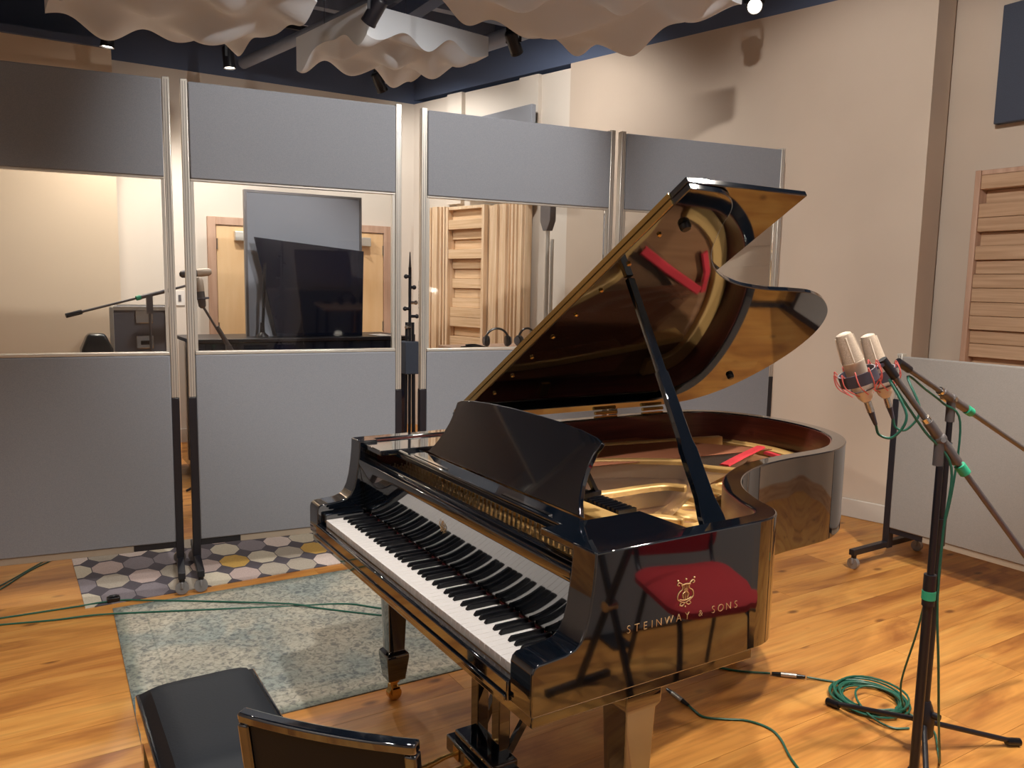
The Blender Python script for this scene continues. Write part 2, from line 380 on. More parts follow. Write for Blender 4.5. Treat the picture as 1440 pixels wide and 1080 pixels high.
# ------------------------------------------------------------------ ceiling clouds
def cloud(label, centre, size, rz, ph, amp=.085):
    t = thing('ceiling_cloud', label, 'acoustic panel', (centre[0], centre[1], centre[2]), rz, 'wavy acoustic clouds under the ceiling')
    n = 72; b = B(); h = size/2
    def depth(u, v):
        a = math.sin(2*math.pi*(2.3*u+.16*math.sin(2*math.pi*1.3*v+ph))+ph)
        c = math.sin(2*math.pi*(2.6*v+.15*math.sin(2*math.pi*1.5*u+.5))+1.3*ph)
        d = math.sin(2*math.pi*(1.1*u-.8*v)+.7+ph)
        return .15+amp*(.50*a*(.6+.4*c)+.42*c+.35*d)
    top = .0; grid = []
    for i in range(n+1):
        row = []
        for j in range(n+1):
            u, v = i/n, j/n; row.append(b.bm.verts.new((-h+u*size, -h+v*size, -depth(u, v))))
        grid.append(row)
    for i in range(n):
        for j in range(n): b.bm.faces.new((grid[i][j], grid[i][j+1], grid[i+1][j+1], grid[i+1][j]))
    edge = [grid[i][0] for i in range(n+1)]+[grid[n][j] for j in range(1, n+1)]+[grid[i][n] for i in range(n-1, -1, -1)]+[grid[0][j] for j in range(n-1, 0, -1)]
    up = [b.bm.verts.new((v.co.x, v.co.y, top)) for v in edge]
    m = len(edge)
    for i in range(m): b.bm.faces.new((edge[i], edge[(i+1) % m], up[(i+1) % m], up[i]))
    b.bm.faces.new(up)
    b.obj('moulded_shell', 'cloud_white', t, smooth=True)
    for sx in (-1, 1):
        for sy in (-1, 1):
            B().cyl((sx*h*.7, sy*h*.7, -.002), (sx*h*.7, sy*h*.7, ZC-centre[2]), .003, n=6).obj('suspension_wire', 'chrome', t)
cloud('white wavy ceiling cloud above the glazed gobo row, lit on its side faces', (-3.74, 1.58, 3.36), 1.02, R(9), .4)
cloud('white wavy ceiling cloud over the black piano bench side, next to the downlight', (-3.46, .06, 3.34), 1.22, R(9), 2.1)
cloud('white wavy ceiling cloud over the open piano lid beside the bright spotlight', (-1.67, 1.84, 3.21), 1.16, R(9), 3.6)

# ------------------------------------------------------------------ spotlights
SPOT_LABELS = ['black ceiling spotlight with lit lens above the tan wall bay', 'black ceiling spotlight with lit lens above the double doors',
 'black ceiling spotlight in front of the central wavy cloud', 'black ceiling spotlight aimed at the room corner under the central cloud',
 'black ceiling spotlight by the white pilasters', 'bright ceiling spotlight close to the beige wall', 'ceiling spotlight above the microphone stands',
 'ceiling spotlight above the piano keyboard', 'ceiling spotlight above the bare floor left of the rugs', 'ceiling spotlight above the red chair', 'ceiling spotlight between keyboard and treble side of the piano',
 'unseen spotlight added to wash the plain wall behind the keyboard player', 'unseen spotlight added to wash the plain wall behind the red chair', 'unseen spotlight added to brighten the beige wall from across the piano', 'unseen spotlight added to brighten the faded rug from above']
def spotlight(i, loc, target, watts, cone, colr):
    t = thing('track_spotlight', SPOT_LABELS[i], 'spotlight', loc, 0, 'black ceiling spotlights')
    d = (Vector(target)-Vector(loc)).normalized(); u, v = B().frame(d)
    L = .15; r = .048
    B().lathe([(r*.7, -L*.62), (r*.95, -L*.55), (r, -L*.5), (r, L*.45), (r*1.05, L*.46), (r*1.05, L*.56), (r*.92, L*.56), (r*.9, L*.48)], (0,0,0), d, 24).obj('can', 'black_metal', t, smooth=True)
    B().lathe([(r*.86, L*.485), (r*.8, L*.50)], (0,0,0), d, 20).obj('lens', 'lens', t)
    hu = Vector((-d.y, d.x, 0)); hu = hu.normalized() if hu.length > .01 else Vector((1,0,0))
    top = Vector((0,0,.15))
    y = B().bar(hu*(r+.006), hu*(r+.006)+Vector((0,0,.12)), .02, .006).bar(-hu*(r+.006), -hu*(r+.006)+Vector((0,0,.12)), .02, .006).bar(-hu*(r+.009)+Vector((0,0,.12)), hu*(r+.009)+Vector((0,0,.12)), .02, .006)
    y.obj('yoke', 'black_metal', t)
    zt = (3.665 if i in (0, 1, 2, 3, 4) else ZC-.005)-loc[2]
    B().box(-.035, .035, -.035, .035, .123, .24).cyl((0,0,.24), (0,0,zt), .014).obj('track_adapter', 'black_metal', t, bevel=.004)
    ld = bpy.data.lights.new('spot_lamp', 'SPOT'); ld.energy = watts; ld.color = colr; ld.spot_size = R(cone); ld.spot_blend = .5; ld.shadow_soft_size = .045
    lo = bpy.data.objects.new('spot_lamp', ld); COL.objects.link(lo); lo.parent = t
    lo.location = d*(L*.58); lo.rotation_euler = d.to_track_quat('-Z', 'Y').to_euler()
for i, s in enumerate(SPOTS): spotlight(i, *s)
for p, q, la in (((-4.93, -.6, 3.69), (-5.06, 2.4, 3.69), 'black lighting track along the door wall'), ((-2.90, 1.0, 3.69), (-3.345, 2.45, 3.69), 'black lighting track behind the central wavy cloud')):
    tag(B().bar(p, q, .035, .04).obj('lighting_track', 'black_metal'), la, 'lighting track')

# ------------------------------------------------------------------ gobo screens
def caster(parent, p, r=.032):
    x, y, z = p
    c = B().cyl((x, y-.012, r), (x, y+.012, r), r, n=18).obj('caster', 'caster_grey', parent, smooth=True)
    return c
def gobo(label, P, Q, foot=.27, zt=2.51, window=True, top_sleeve=.95, fabric='gobo_fabric', lift=0):
    P, Q = Vector((*P, 0)), Vector((*Q, 0)); d = Q-P; W = d.length; rz = math.atan2(d.y, d.x)
    t = thing('gobo_screen', label, 'screen', P, rz, 'wheeled grey acoustic screens')
    t.location.z = lift
    T = .028; pw = .034; zb = .20; zs, zw = 1.185, 2.04
    for s, x0 in ((0, 0), (1, W-pw)):
        p = B().box(x0, x0+pw, -.022, .022, top_sleeve, zt+.012)
        p.obj('post', 'aluminium', t, bevel=.004)
        for yy in (-.0225, .0225):   # extrusion slot lips
            B().box(x0+.010, x0+.012, yy-.001, yy+.001, top_sleeve, zt).box(x0+.022, x0+.024, yy-.001, yy+.001, top_sleeve, zt).obj('slot_lip', 'grey_metal', t)
        B().box(x0-.002, x0+pw+.002, -.025, .025, .075, top_sleeve+.0).obj('post_sleeve', 'black_metal', t, bevel=.003)
        f = B().bar((x0+pw/2, -foot, .098), (x0+pw/2, foot, .098), .034, .034)
        f.cyl((x0+pw/2, -foot+.025, .06), (x0+pw/2, -foot+.025, .09), .014).cyl((x0+pw/2, foot-.025, .06), (x0+pw/2, foot-.025, .09), .014)
        fo = f.obj('foot', 'black_metal', t, bevel=.003)
        for yy in (-foot+.025, foot-.025):
            caster(fo, (x0+pw/2, yy, 0))
            B().box(x0+pw/2-.006, x0+pw/2+.006, yy-.022, yy+.022, .03, .064).obj('caster_fork', 'caster_grey', fo, bevel=.004)
        xa, xb = (x0+pw, x0+pw+.2) if s == 0 else (x0-.2, x0)
        B().box(xa, xb, -.02, .02, zb-.032, zb).obj('bracket', 'black_metal', t)
    a, c = pw+.002, W-pw-.002
    B().box(pw+.2005, W-pw-.2005, -.022, .022, zb-.034, zb-.0005).obj('bottom_batten', 'batten', t, bevel=.002)
    if window:
        B().box(a, c, -T, T, zb, zs-.018).obj('lower_panel', 'gobo_fabric', t, bevel=.006)
        B().box(a, c, -.026, .026, zs-.017, zs).obj('sill_rail', 'aluminium', t, bevel=.003)
        B().box(a, c, -T, T, zw+.006, zt).obj('upper_panel', 'gobo_fabric', t, bevel=.006)
        B().box(a, c, -.02, .02, zw-.004, zw+.005).obj('head_rail', 'aluminium', t)
        B().box(a+.016, c-.016, -.004, .004, zs+.001, zw-.005).obj('window_pane', 'glass', t)
        for xx in (a, c-.015):
            B().box(xx, xx+.015, -.014, .014, zs+.001, zw-.005).obj('glazing_bead', 'aluminium', t)
    else:
        B().box(a, c, -T, T, zb, zt-.004).obj('panel', fabric, t, bevel=.006)
    return t
gobo('tall grey glazed gobo screen in front of the flight case and tan wall', (-2.49, -1.375), (-2.322, -.192), lift=.0042)
gobo('tall grey glazed gobo screen with the double doors behind its window', (-2.318, -.145), (-2.19, .972), lift=.0042)
gobo('tall grey glazed gobo screen with wooden diffusers and headphones behind its window', (-2.175, 1.085), (-2.04, 2.345))
gobo('tall grey glazed gobo screen partly hidden by the raised piano lid', (-2.035, 2.388), (-1.83, 3.66))
gobo('low solid grey gobo screen on casters behind the microphone stands', (-.705, 3.40), (.55, 3.42), foot=.34, zt=1.2, window=False, fabric='warm_fabric')

fs = thing('wall_stand_in', 'added grey panel in place of the near wall, for its reflection in the piano side', 'screen', (1.97, 2.40, 0), math.atan2(-1.25, .19))  # out-of-view panel added in place of a near wall, for the piano side reflection
B().box(0, 1.30, -.03, .03, .012, 2.0).obj('panel', 'gobo_fabric', fs, bevel=.006)
for x0 in (.15, 1.05): B().box(x0, x0+.10, -.16, .16, 0, .0115).obj('foot_plate', 'black_metal', fs)
B().box(0, 1.30, -.032, .032, 2.0005, 2.02).obj('top_rail', 'aluminium', fs)
# ------------------------------------------------------------------ wooden diffusers
def diffuser(name, label, P, Q, z0, z1, slats, vertical, depth=.10, group='wooden wall diffusers', wood=('pine', 'pine_flat')):
    P, Q = Vector((*P, 0)), Vector((*Q, 0)); d = Q-P; W = d.length
    t = thing(name, label, 'diffuser', (P.x, P.y, z0), math.atan2(d.y, d.x), group)
    H = z1-z0
    B().box(0, W, -.012, 0, 0, H).obj('back_board', wood[0], t)
    if not vertical:
        for x0 in (0, W-.035): B().box(x0, x0+.035, -depth-.02, -.012, 0, H).obj('side_frame', wood[0], t, bevel=.003)
        B().box(.035, W-.035, -depth-.01, -.012, H-.03, H).obj('head_frame', wood[0], t, bevel=.003)
    n = slats; rnd = random.Random(len(label)); lv = [rnd.choice((.25, .5, .75, 1.0)) for _ in range(n)]
    for i in range(n):
        dd = .012+depth*lv[i]
        if vertical:
            a, c = W*i/n, W*(i+1)/n
            B().box(a+.0008, c-.0008, -dd, -.012, 0, H).obj('slat', 'pine', t, bevel=.002)
        else:
            a, c = (H-.03)*i/n, (H-.03)*(i+1)/n
            B().box(.036, W-.036, -dd, -.012, a+.001, c-.001).obj('slat', wood[1], t, bevel=.004)
    return t
def wp(s, off=.0): p = on_wall(s, off); return (p.x, p.y)
diffuser('ribbed_diffuser', 'narrow vertical-ribbed pine diffuser beside the room corner', wp(.30, .03), wp(.68, .03), .35, 2.34, 14, True, .13)
diffuser('slatted_diffuser', 'horizontal-slatted pine diffuser between two ribbed ones', wp(.70, .005), wp(1.27, .005), .35, 2.33, 20, False, .12)
diffuser('ribbed_diffuser', 'wide vertical-ribbed pine diffuser next to the silver pole', wp(1.28, .03), wp(1.80, .03), .35, 2.32, 22, True, .10)
diffuser('slatted_diffuser', 'large horizontal-slatted pine diffuser on the wall above the low gobo', (-.875, YR-.002), (.30, YR-.002), .80, 2.33, 17, False, .10, wood=('frame_wood', 'pine_dark'))

# hung panels
def hung_panel(label, P, Q, z0, z1, m, th=.05):
    P, Q = Vector((*P, 0)), Vector((*Q, 0)); d = Q-P; W = d.length
    t = thing('wall_panel', label, 'acoustic panel', (P.x, P.y, z0), math.atan2(d.y, d.x), 'fabric absorber panels on the walls')
    B().box(0, W, -th, 0, 0, z1-z0).obj('fabric_face', m, t, bevel=.006)
    B().box(.1, W-.1, 0, .02, .05, z1-z0-.05).obj('mounting_batten', 'black_metal', t)
hung_panel('pale grey fabric panel standing off the white rear wall', wp(.90, .08), wp(1.98, .20), 2.45, 3.15, 'gobo_fabric')
hung_panel('dark grey fabric panel high on the right wall', (-.815, YR-.03), (.4, YR-.03), 2.61, 3.32, 'dark_fabric')

# ------------------------------------------------------------------ rugs
o = B().box(-.42, .42, -.95, .95, 0, .004).obj('octagon_rug', 'octagon_rug'); o.location = (-2.55, .275, 0); o.rotation_euler.z = R(1.0)
tag(o, 'runner rug of beige, grey and mustard octagons on dark ground', 'rug')
o = B().box(-.655, .655, -1.1, 1.1, 0, .005).obj('faded_rug', 'faded_rug'); o.location = (-1.365, .525, 0); o.rotation_euler.z = R(-1.5)
tag(o, 'pale blue-grey distressed rug reaching under the piano', 'rug')

# ------------------------------------------------------------------ grand piano
PW, ZT, ZB = .725, .995, .668
plan = [(PW, .20), (PW, .40), (PW, .60)] + [tuple(p)[:2] for p in spline([(PW, .60, 0), (.716, .69, 0), (.672, .752, 0), (.58, .792, 0), (.46, .866, 0), (.362, .98, 0), (.295, 1.13, 0), (.265, 1.30, 0),
        (.258, 1.44, 0), (.243, 1.57, 0), (.19, 1.70, 0), (.09, 1.83, 0), (-.06, 1.925, 0), (-.25, 1.968, 0), (-.44, 1.952, 0), (-.60, 1.885, 0), (-.69, 1.77, 0), (-PW, 1.60, 0)], 5)][1:] + [(-PW, 1.2), (-PW, .8), (-PW, .20)]
def offset(pl, d):
    out = []
    for i, p in enumerate(pl):
        a = Vector(pl[max(i-1, 0)]); c = Vector(pl[min(i+1, len(pl)-1)]); t = (c-a).normalized()
        out.append((p[0]-t.y*d, p[1]+t.x*d))      # to the left of travel = inwards (counter-clockwise)
    return out
inner = offset(plan, .052); lining = offset(plan, .056)
piano = thing('grand_piano', 'glossy black grand piano with lid raised on its prop stick', 'piano')
def band(pa, pb, z0, z1):
    b = B(); rg = []
    for (a, c) in zip(pa, pb): rg.append([(a[0], a[1], z0), (a[0], a[1], z1), (c[0], c[1], z1), (c[0], c[1], z0)])
    return b.rings(rg)
rim = band(plan, inner, ZB, ZT).obj('rim', 'lacquer', piano, bevel=.004, seg=3, seam=.20)
band(offset(plan, .0525), lining, .80, ZT-.006).obj('inner_veneer', 'mahogany', rim, smooth=True)
# arms (cheeks)
prof = [(.20, ZB), (-.020, ZB), (-.022, .69), (-.022, .762), (-.018, .774), (-.008, .781), (.026, .784), (.064, .787), (.086, .794), (.100, .806), (.112, .829), (.121, .862), (.129, .915), (.133, .96), (.134, ZT), (.20, ZT)]
for s in (-1, 1):
    xs = sorted((s*.640, s*PW))
    B().rings([[(x, a, c) for a, c in prof] for x in xs]).obj('arm', 'lacquer', piano, bevel=.004, seg=3, seam=.20)
    xs = sorted((s*.6145, s*.6395))
    B().box(xs[0], xs[1], -.002, .14, .70, .752).obj('key_block', 'lacquer', piano, bevel=.004)
B().box(-PW+.008, PW-.008, -.014, .640, .640, ZB-.001).obj('keybed', 'lacquer', piano, bevel=.003)
B().box(-.6395, .6395, -.028, -.006, ZB, .716).obj('key_slip', 'lacquer', piano, bevel=.004)
B().box(-.6395, .6395, -.034, -.0285, ZB+.004, .684).obj('key_slip_moulding', 'lacquer', piano, bevel=.002)
# keyboard: 52 white, 36 black keys
kb = B().box(-.614, .614, .002, .17, .690, .7105).obj('keyboard', 'plinth_wood', piano)
kw = 1.2225/52
wk = B().box(-kw/2+.0005, kw/2-.0005, 0, .15, .7115, .735).obj('white_key', 'ivory', kb, bevel=.0012)
bk = B().rings([[(-.0055, .052, .7355), (.0055, .052, .7355), (.0055, .148, .7355), (-.0055, .148, .7355)], [(-.0048, .0545, .741), (.0048, .0545, .741), (.0048, .148, .741), (-.0048, .148, .741)], [(-.0044, .060, .747), (.0044, .060, .747), (.0044, .148, .747), (-.0044, .148, .747)]]).obj('black_key', 'ebony', kb, bevel=.001)
first = {'w': wk, 'b': bk}; used = set()
def place(k, x):
    o = first[k]
    if k in used: o = o.copy(); COL.objects.link(o)
    used.add(k); o.location.x = x
wx = -.61125+kw/2; names = 'ABCDEFG'
for i in range(52):
    place('w', wx+i*kw)
    if names[i % 7] in 'ACDFG' and i < 51:
        sh = {'C': -.0025, 'D': .0025, 'F': -.003, 'G': 0, 'A': .003}[names[i % 7]]
        place('b', wx+(i+.5)*kw+sh)
B().box(-.612, .612, .1485, .1505, .735, .741).obj('name_board_felt', 'dark_red_felt', piano)
# fallboard, curved
fp = [(.152, .7415), (.151, .77), (.149, .80), (.143, .85), (.134, .90), (.129, .925), (.131, .931), (.150, .931), (.162, .925), (.166, .85), (.168, .7415)]
fb = B().rings([[(x, a, c) for a, c in fp] for x in (-.638, .638)]).obj('fallboard', 'lacquer', piano, bevel=.002)
B().box(-.638, .638, .163, .186, .86, .935).obj('fallboard_rail', 'lacquer', piano, bevel=.003)
# small lyre emblem builder (flat gilt tubes in a local 2-D frame)
def lyre(parent, f, s, r):
    b = B()
    def tb(pts, rr=r): b.tube([f(a*s, c*s) for a, c in [(p.x, p.y) for p in spline([(x, y, 0) for x, y in pts], 6)]], rr, 6)
    for m in (-1, 1):
        tb([(m*.02, -.40), (m*.20, -.34), (m*.40, -.20), (m*.36, .02), (m*.18, .16), (m*.20, .34), (m*.36, .44), (m*.44, .36), (m*.34, .32)])
        tb([(m*.02, -.40), (m*.16, -.50), (m*.28, -.46), (m*.22, -.38)])
        tb([(m*.12, -.20), (m*.16, -.06), (m*.05, .02), (-m*.05, .10), (m*.0, .18)], r*.8)
    tb([(-.30, -.24), (0, -.30), (.30, -.24)])
    for xx in (-.09, 0, .09): b.tube([f(xx*s, -.28*s), f(xx*s, .34*s)], r*.55, 5)
    tb([(-.24, .30), (0, .34), (.24, .30)])
    for xx, yy in ((-.42, .52), (0, .52), (.42, .52)):
        b.sphere(f(xx*s, yy*s), r*1.8)
    b.sphere(f(0, -.56*s), r*1.6)
    return b.obj('lyre_emblem', 'gold_print', parent, smooth=True)
lyre(fb, lambda a, c: (a, .1395-(c)*.08, .865+c), .05, .0009)
# tuning area: gold plate front, pins, felts
gp = B().box(-.67, .67, .187, .62, .868, .880).obj('plate_front', 'gold', piano)
pins = B()
rp = random.Random(3)
for i in range(100):
    xx = -.60+1.2*i/99
    if abs((i % 25)-24) < 1: continue
    for rr_, yy in enumerate((.205, .225, .248, .270, .295, .318)):
        if (i+rr_) % 2: continue
        pins.cyl((xx, yy, .8805), (xx, yy+.003, .912), .0036, n=6)
o = pins.obj('tuning_pins', 'string_steel', piano, smooth=True); o['kind'] = 'stuff'
B().box(-.62, -.12, .196, .200, .881, .902).obj('plate_rib', 'gold', piano)
B().box(-.66, .66, .334, .352, .881, .898).obj('agraffe_bar', 'gold', piano, bevel=.004)
# music desk and its rails
for s in (-1, 1):
    xs = sorted((s*.490, s*.672))
    b = B().prism([(xs[0], .15), (xs[1], .15), (xs[1], .462), (xs[0], .455)], .968, .986); b.obj('desk_rail', 'lacquer', piano, bevel=.003)
dk = B().box(-.575, .575, .212, .300, .958, .976).box(-.575, .575, .212, .226, .9765, .984).obj('desk_shelf', 'lacquer', piano, bevel=.003)
dl = []
hs = [(.445, 0), (.432, .012), (.412, .04), (.396, .08), (.388, .12), (.390, .16), (.400, .197)]
dl = [(x, z) for x, z in hs]+[(.40*math.cos(a), .197+.030*math.sin(a)) for a in [R(20*i) for i in range(1, 9)]]+[(-x, z) for x, z in reversed(hs)]
tilt = math.atan2(.10, .187)
def dsk(x, h, d): return (x, .302+h*math.sin(tilt)+d*math.cos(tilt), .978+h*math.cos(tilt)-d*math.sin(tilt))
md = B().prism(dl, 0, .016, dsk).obj('music_desk', 'lacquer', piano, bevel=.003)
B().box(.17, .40, .234, .246, .9765, .982).obj('desk_lip', 'chrome', dk)
B().box(-.40, -.17, .234, .246, .9765, .982).obj('desk_lip', 'chrome', dk)
for x0 in (-.3, .3): B().bar((x0, .325, .98), (x0, .47, .99), .025, .012).bar((x0, .46, .99), (x0, .395, 1.10), .02, .01).obj('desk_prop', 'black_metal', piano)
# soundboard and iron plate inside the rim
sb = B(); ins = lining[2:-2]
poly = [(a, c) for a, c in ins if c > .36]
poly = [(poly[0][0], .36)]+poly+[(poly[-1][0], .36)]
B().prism(poly, .838, .846).obj('soundboard', 'soundboard', piano)
def bar3(b, pts, w, z0, z1):
    P = [Vector((x, y, 0)) for x, y in pts]; rg = []
    for i, p in enumerate(P):
        d = (P[min(i+1, len(P)-1)]-P[max(i-1, 0)]).normalized(); n = Vector((-d.y, d.x, 0))
        rg.append([p-n*w/2+Vector((0,0,z0)), p+n*w/2+Vector((0,0,z0)), p+n*w*.36+Vector((0,0,z1)), p-n*w*.36+Vector((0,0,z1))])
    return b.rings(rg)
pb = B()
# treble flange with bosses, hitch plate round the tail, and struts
o2 = offset(plan, .060); o3 = offset(plan, .20)
i0 = next(i for i, p in enumerate(plan) if p[0] < .70 and p[1] > .6)
def flange(a, b_, z0, z1): return band(o2[a:b_], o3[a:b_], z0, z1)
# treble flange polygon
tf = [(.44, .42), (.665, .42), (.665, .62), (.63, .70), (.50, .77), (.385, .87), (.29, 1.0), (.225, 1.14), (.198, 1.30), (.06, 1.30), (.05, 1.20), (.12, 1.02), (.14, .92), (.24, .73), (.34, .62)]
tfo = B().prism([(a, c) for a, c in tf], .862, .879).obj('plate_flange', 'gold', piano, bevel=.004)
for hx, hy, hr in ((.154, 1.131, .034), (.205, .985, .036), (.30, .825, .034), (.385, .725, .030), (.47, .62, .030)):
    B().lathe([(hr*1.9, .8795), (hr*1.65, .892), (hr*1.15, .897), (hr*1.0, .893), (hr*.95, .884)], (hx, hy, 0), (0,0,1), 20).obj('plate_boss', 'gold', tfo, smooth=True)
    B().lathe([(hr*.94, .8845), (hr*.5, .8850)], (hx, hy, 0), (0,0,1), 20).obj('boss_hole', 'soundboard', tfo)
strut_lines = {
 'a': [(-.40, .36), (-.36, .75), (-.30, .95), (-.22, 1.115), (-.133, 1.23), (-.05, 1.22), (.06, 1.297), (.15, 1.33)],
 'b': [(-.02, .36), (.04, .50), (.085, .65), (.088, .80), (.10, .90), (.15, .95)],
 'c': [(.24, .36), (.30, .50), (.36, .62), (.42, .68)],
 'd': [(-.58, .36), (-.56, .9), (-.50, 1.35), (-.44, 1.72)]}
for k, L in strut_lines.items():
    bar3(B(), [(p.x, p.y) for p in spline([(x, y, 0) for x, y in L], 4)], .045, .8465, .918).obj('plate_strut', 'gold', piano, bevel=.006)
tailp = [p for p in offset(plan, .062) if p[1] > 1.45]; tailq = [p for p in offset(plan, .135) if p[1] > 1.2]
ia = [i for i, p in enumerate(plan) if p[1] > 1.5]
oa, ob = offset(plan, .062), offset(plan, .14)
hp = band([oa[i] for i in ia], [ob[i] for i in ia], .8465, .876).obj('hitch_plate', 'gold', piano, bevel=.003)
# red felts and hitch pins at the tail
bar3(B(), [(-.02, 1.30), (-.10, 1.47), (-.20, 1.70)], .040, .9125, .918).obj('string_felt', 'red_felt', piano)
bar3(B(), [(-.22, 1.76), (-.12, 1.74), (-.03, 1.68)], .035, .8765, .886).obj('string_felt', 'red_felt', piano)
bar3(B(), [(.11, .93), (.16, 1.0), (.165, 1.02)], .025, .8805, .890).obj('string_felt', 'red_felt', piano)
br = [(p.x, p.y) for p in spline([(.30, .72, 0), (.12, .98, 0), (.0, 1.22, 0), (-.10, 1.45, 0), (-.25, 1.66, 0)], 6)]
bar3(B(), br, .03, .8465, .8955).obj('treble_bridge', 'soundboard', piano)
bar3(B(), [(-.55, 1.30), (-.42, 1.48), (-.30, 1.62)], .03, .8465, .905).obj('bass_bridge', 'soundboard', piano)
st = B()
for i in range(120):
    t = i/119; x0 = .60-1.05*t; p = spline([(.36, .68, 0), (.16, 1.0, 0), (.03, 1.28, 0), (-.10, 1.52, 0), (-.24, 1.74, 0)], 30); q = p[min(int(t*120), 119)]
    st.cyl((x0*.92, .352, .8995), (q.x, q.y, .8995), .0008, n=3)
o = st.obj('treble_strings', 'string_steel', piano); o['kind'] = 'stuff'
st = B()
for i in range(56):
    t = i/55
    st.cyl((-.64+.34*t, .352, .909), (-.60+.44*t, 1.38+.34*t, .909), .0022, n=4)
o = st.obj('bass_strings', 'string_copper', piano); o['kind'] = 'stuff'
B().box(-.64, .50, .42, .50, .9195, .935).obj('damper_rail', 'gold', piano, bevel=.003)
for i in range(46):
    xx = -.60+.0205*i
    d_ = B().box(-.006, .006, .52, .585, .9115, .936).obj('damper', 'ebony', piano) if i == 0 else None
    if i == 0: damp = d_; damp.location.x = xx
    else: d_ = damp.copy(); COL.objects.link(d_); d_.location.x = xx
B().box(-.66, -.60, .95, .99, ZT-.02, ZT-.005).obj('lid_stop', 'brass', piano)
# lid: hinge line on the bass rim, tilted
HX, HZ, LT = -.735, 1.018, R(32)
def lidp(u, y, d): return (HX+u*math.cos(LT)-d*math.sin(LT), y, HZ+u*math.sin(LT)+d*math.cos(LT))
YF = .558
over = offset(plan, -.012)
ll = [(a-HX, c) for a, c in over if c > YF]
ll = [(ll[0][0], YF)]+ll+[(0, max(YF, 1.58)), (0, YF)]
ll = [p for p in ll if p[0] >= -.001]
lid = B().prism(ll, 0, .018, lidp).obj('lid', 'lacquer', piano, bevel=.003)
flap = B().prism([(0.004, YF+.001), (1.472, YF+.001), (1.472, 1.013), (0.004, 1.013)], .0205, .038, lidp).obj('front_flap', 'lacquer', piano, bevel=.003)
for d0, d1 in ((.001, .0165), (.0215, .037)):
    B().prism([(.03, YF-.004), (1.405, YF-.004), (1.405, YF-.0005), (.03, YF-.0005)], d0, d1, lidp).obj('brass_hinge_strip', 'brass', lid)
for i in range(9):
    u = .12+i*.145
    B().lathe([(.006, 0), (.007, .004), (.003, .007)], lidp(u, YF+.05+.0*i, -.0005), (math.sin(LT), 0, -math.cos(LT)), 10).obj('lid_stud', 'brass', lid, smooth=True)
for u, y in ((1.33, YF+.10), (.30, 1.80)):
    B().lathe([(.016, 0), (.016, .010), (.012, .016)], lidp(u, y, -.0005), (math.sin(LT), 0, -math.cos(LT)), 14).obj('rubber_buffer', 'ebony', lid, smooth=True)
for yy in (.75, 1.25, 1.52): B().cyl((HX+.002, yy, HZ-.012), (HX+.002, yy+.12, HZ-.012), .008).obj('lid_hinge', 'brass', piano)
# prop stick
pa, pb_ = Vector((.658, .585, .90)), Vector(lidp(1.061, .665, -.004))
ax = (pb_-pa).normalized(); sd = Vector((0, 1, 0)); sd = (sd-ax*sd.dot(ax)).normalized(); tv = ax.cross(sd)
def psec(t, w, h): c = pa.lerp(pb_, t); return [c+sd*a*w/2+tv*b*h/2 for a, b in ((-1,-1),(1,-1),(1,1),(-1,1))]
B().rings([psec(0, .085, .02), psec(.12, .075, .02), psec(.18, .055, .02), psec(.34, .052, .02), psec(.37, .040, .02), psec(.62, .036, .018), psec(.625, .028, .016), psec(1, .026, .016)]).obj('prop_stick', 'lacquer', piano, bevel=.002)
B().cyl(Vector((.672, .555, .955)), Vector((.672, .615, .955)), .008).obj('prop_hinge', 'brass', piano)
# side lettering and emblem
word = 'STEINWAY & SONS'; step = .357/14.2
adv = {'I': .55, 'W': 1.30, ' ': .62, '&': 1.0, 'E': .92, 'S': .88, 'T': .95}
tot = sum(adv.get(ch, 1.0) for ch in word); xx = 0
for ch in word:
    wd = adv.get(ch, 1.0)*.357/tot
    if ch != ' ':
        cu = bpy.data.curves.new('letter', 'FONT'); cu.body = ch; cu.size = .0262 if ch != '&' else .022; cu.extrude = .0004; cu.offset = -.0006
        tmp = bpy.data.objects.new('tmp', cu); COL.objects.link(tmp)
        me = bpy.data.meshes.new_from_object(tmp.evaluated_get(bpy.context.evaluated_depsgraph_get())); bpy.data.objects.remove(tmp)
        mid = (min(v.co.x for v in me.vertices)+max(v.co.x for v in me.vertices))/2
        yy = .218+xx+wd/2
        me.transform(Matrix(((0, 0, 1, PW+.0009), (1, 0, 0, yy-mid), (0, 1, 0, .7995-(yy-.218)*.026), (0, 0, 0, 1))))
        me.materials.clear(); me.materials.append(MT['gold_print'])
        lt = bpy.data.objects.new('letter', me); COL.objects.link(lt); lt.parent = rim
    xx += wd
lyre(rim, lambda a, c: (PW+.0008, .396+a, .861+c), .060, .00125)
# legs, casters
def leg(x, y):
    b = B(); secs = [(.640, .105, .105), (.60, .105, .105), (.585, .088, .088), (.20, .062, .062), (.19, .085, .085), (.175, .088, .088), (.085, .066, .066)]
    b.rings([[(x+a*w/2, y+c*h/2, z) for a, c in ((-1,-1),(1,-1),(1,1),(-1,1))] for z, w, h in secs])
    l = b.obj('leg', 'lacquer', piano, bevel=.003)
    B().lathe([(.022, .085), (.022, .072), (.014, .066), (.014, .05)], (x, y, 0), (0,0,1), 14).bar((x-.02, y, .055), (x-.02, y, .025), .03, .008).bar((x+.02, y, .055), (x+.02, y, .025), .03, .008).box(x-.024, x+.024, y-.014, y+.014, .048, .056).obj('caster_socket', 'brass', l, smooth=True)
    B().cyl((x-.014, y, .026), (x+.014, y, .026), .026, n=18).obj('caster', 'brass', l, smooth=True)
leg(-.632, .262); leg(.655, .30); leg(-.22, 1.62)
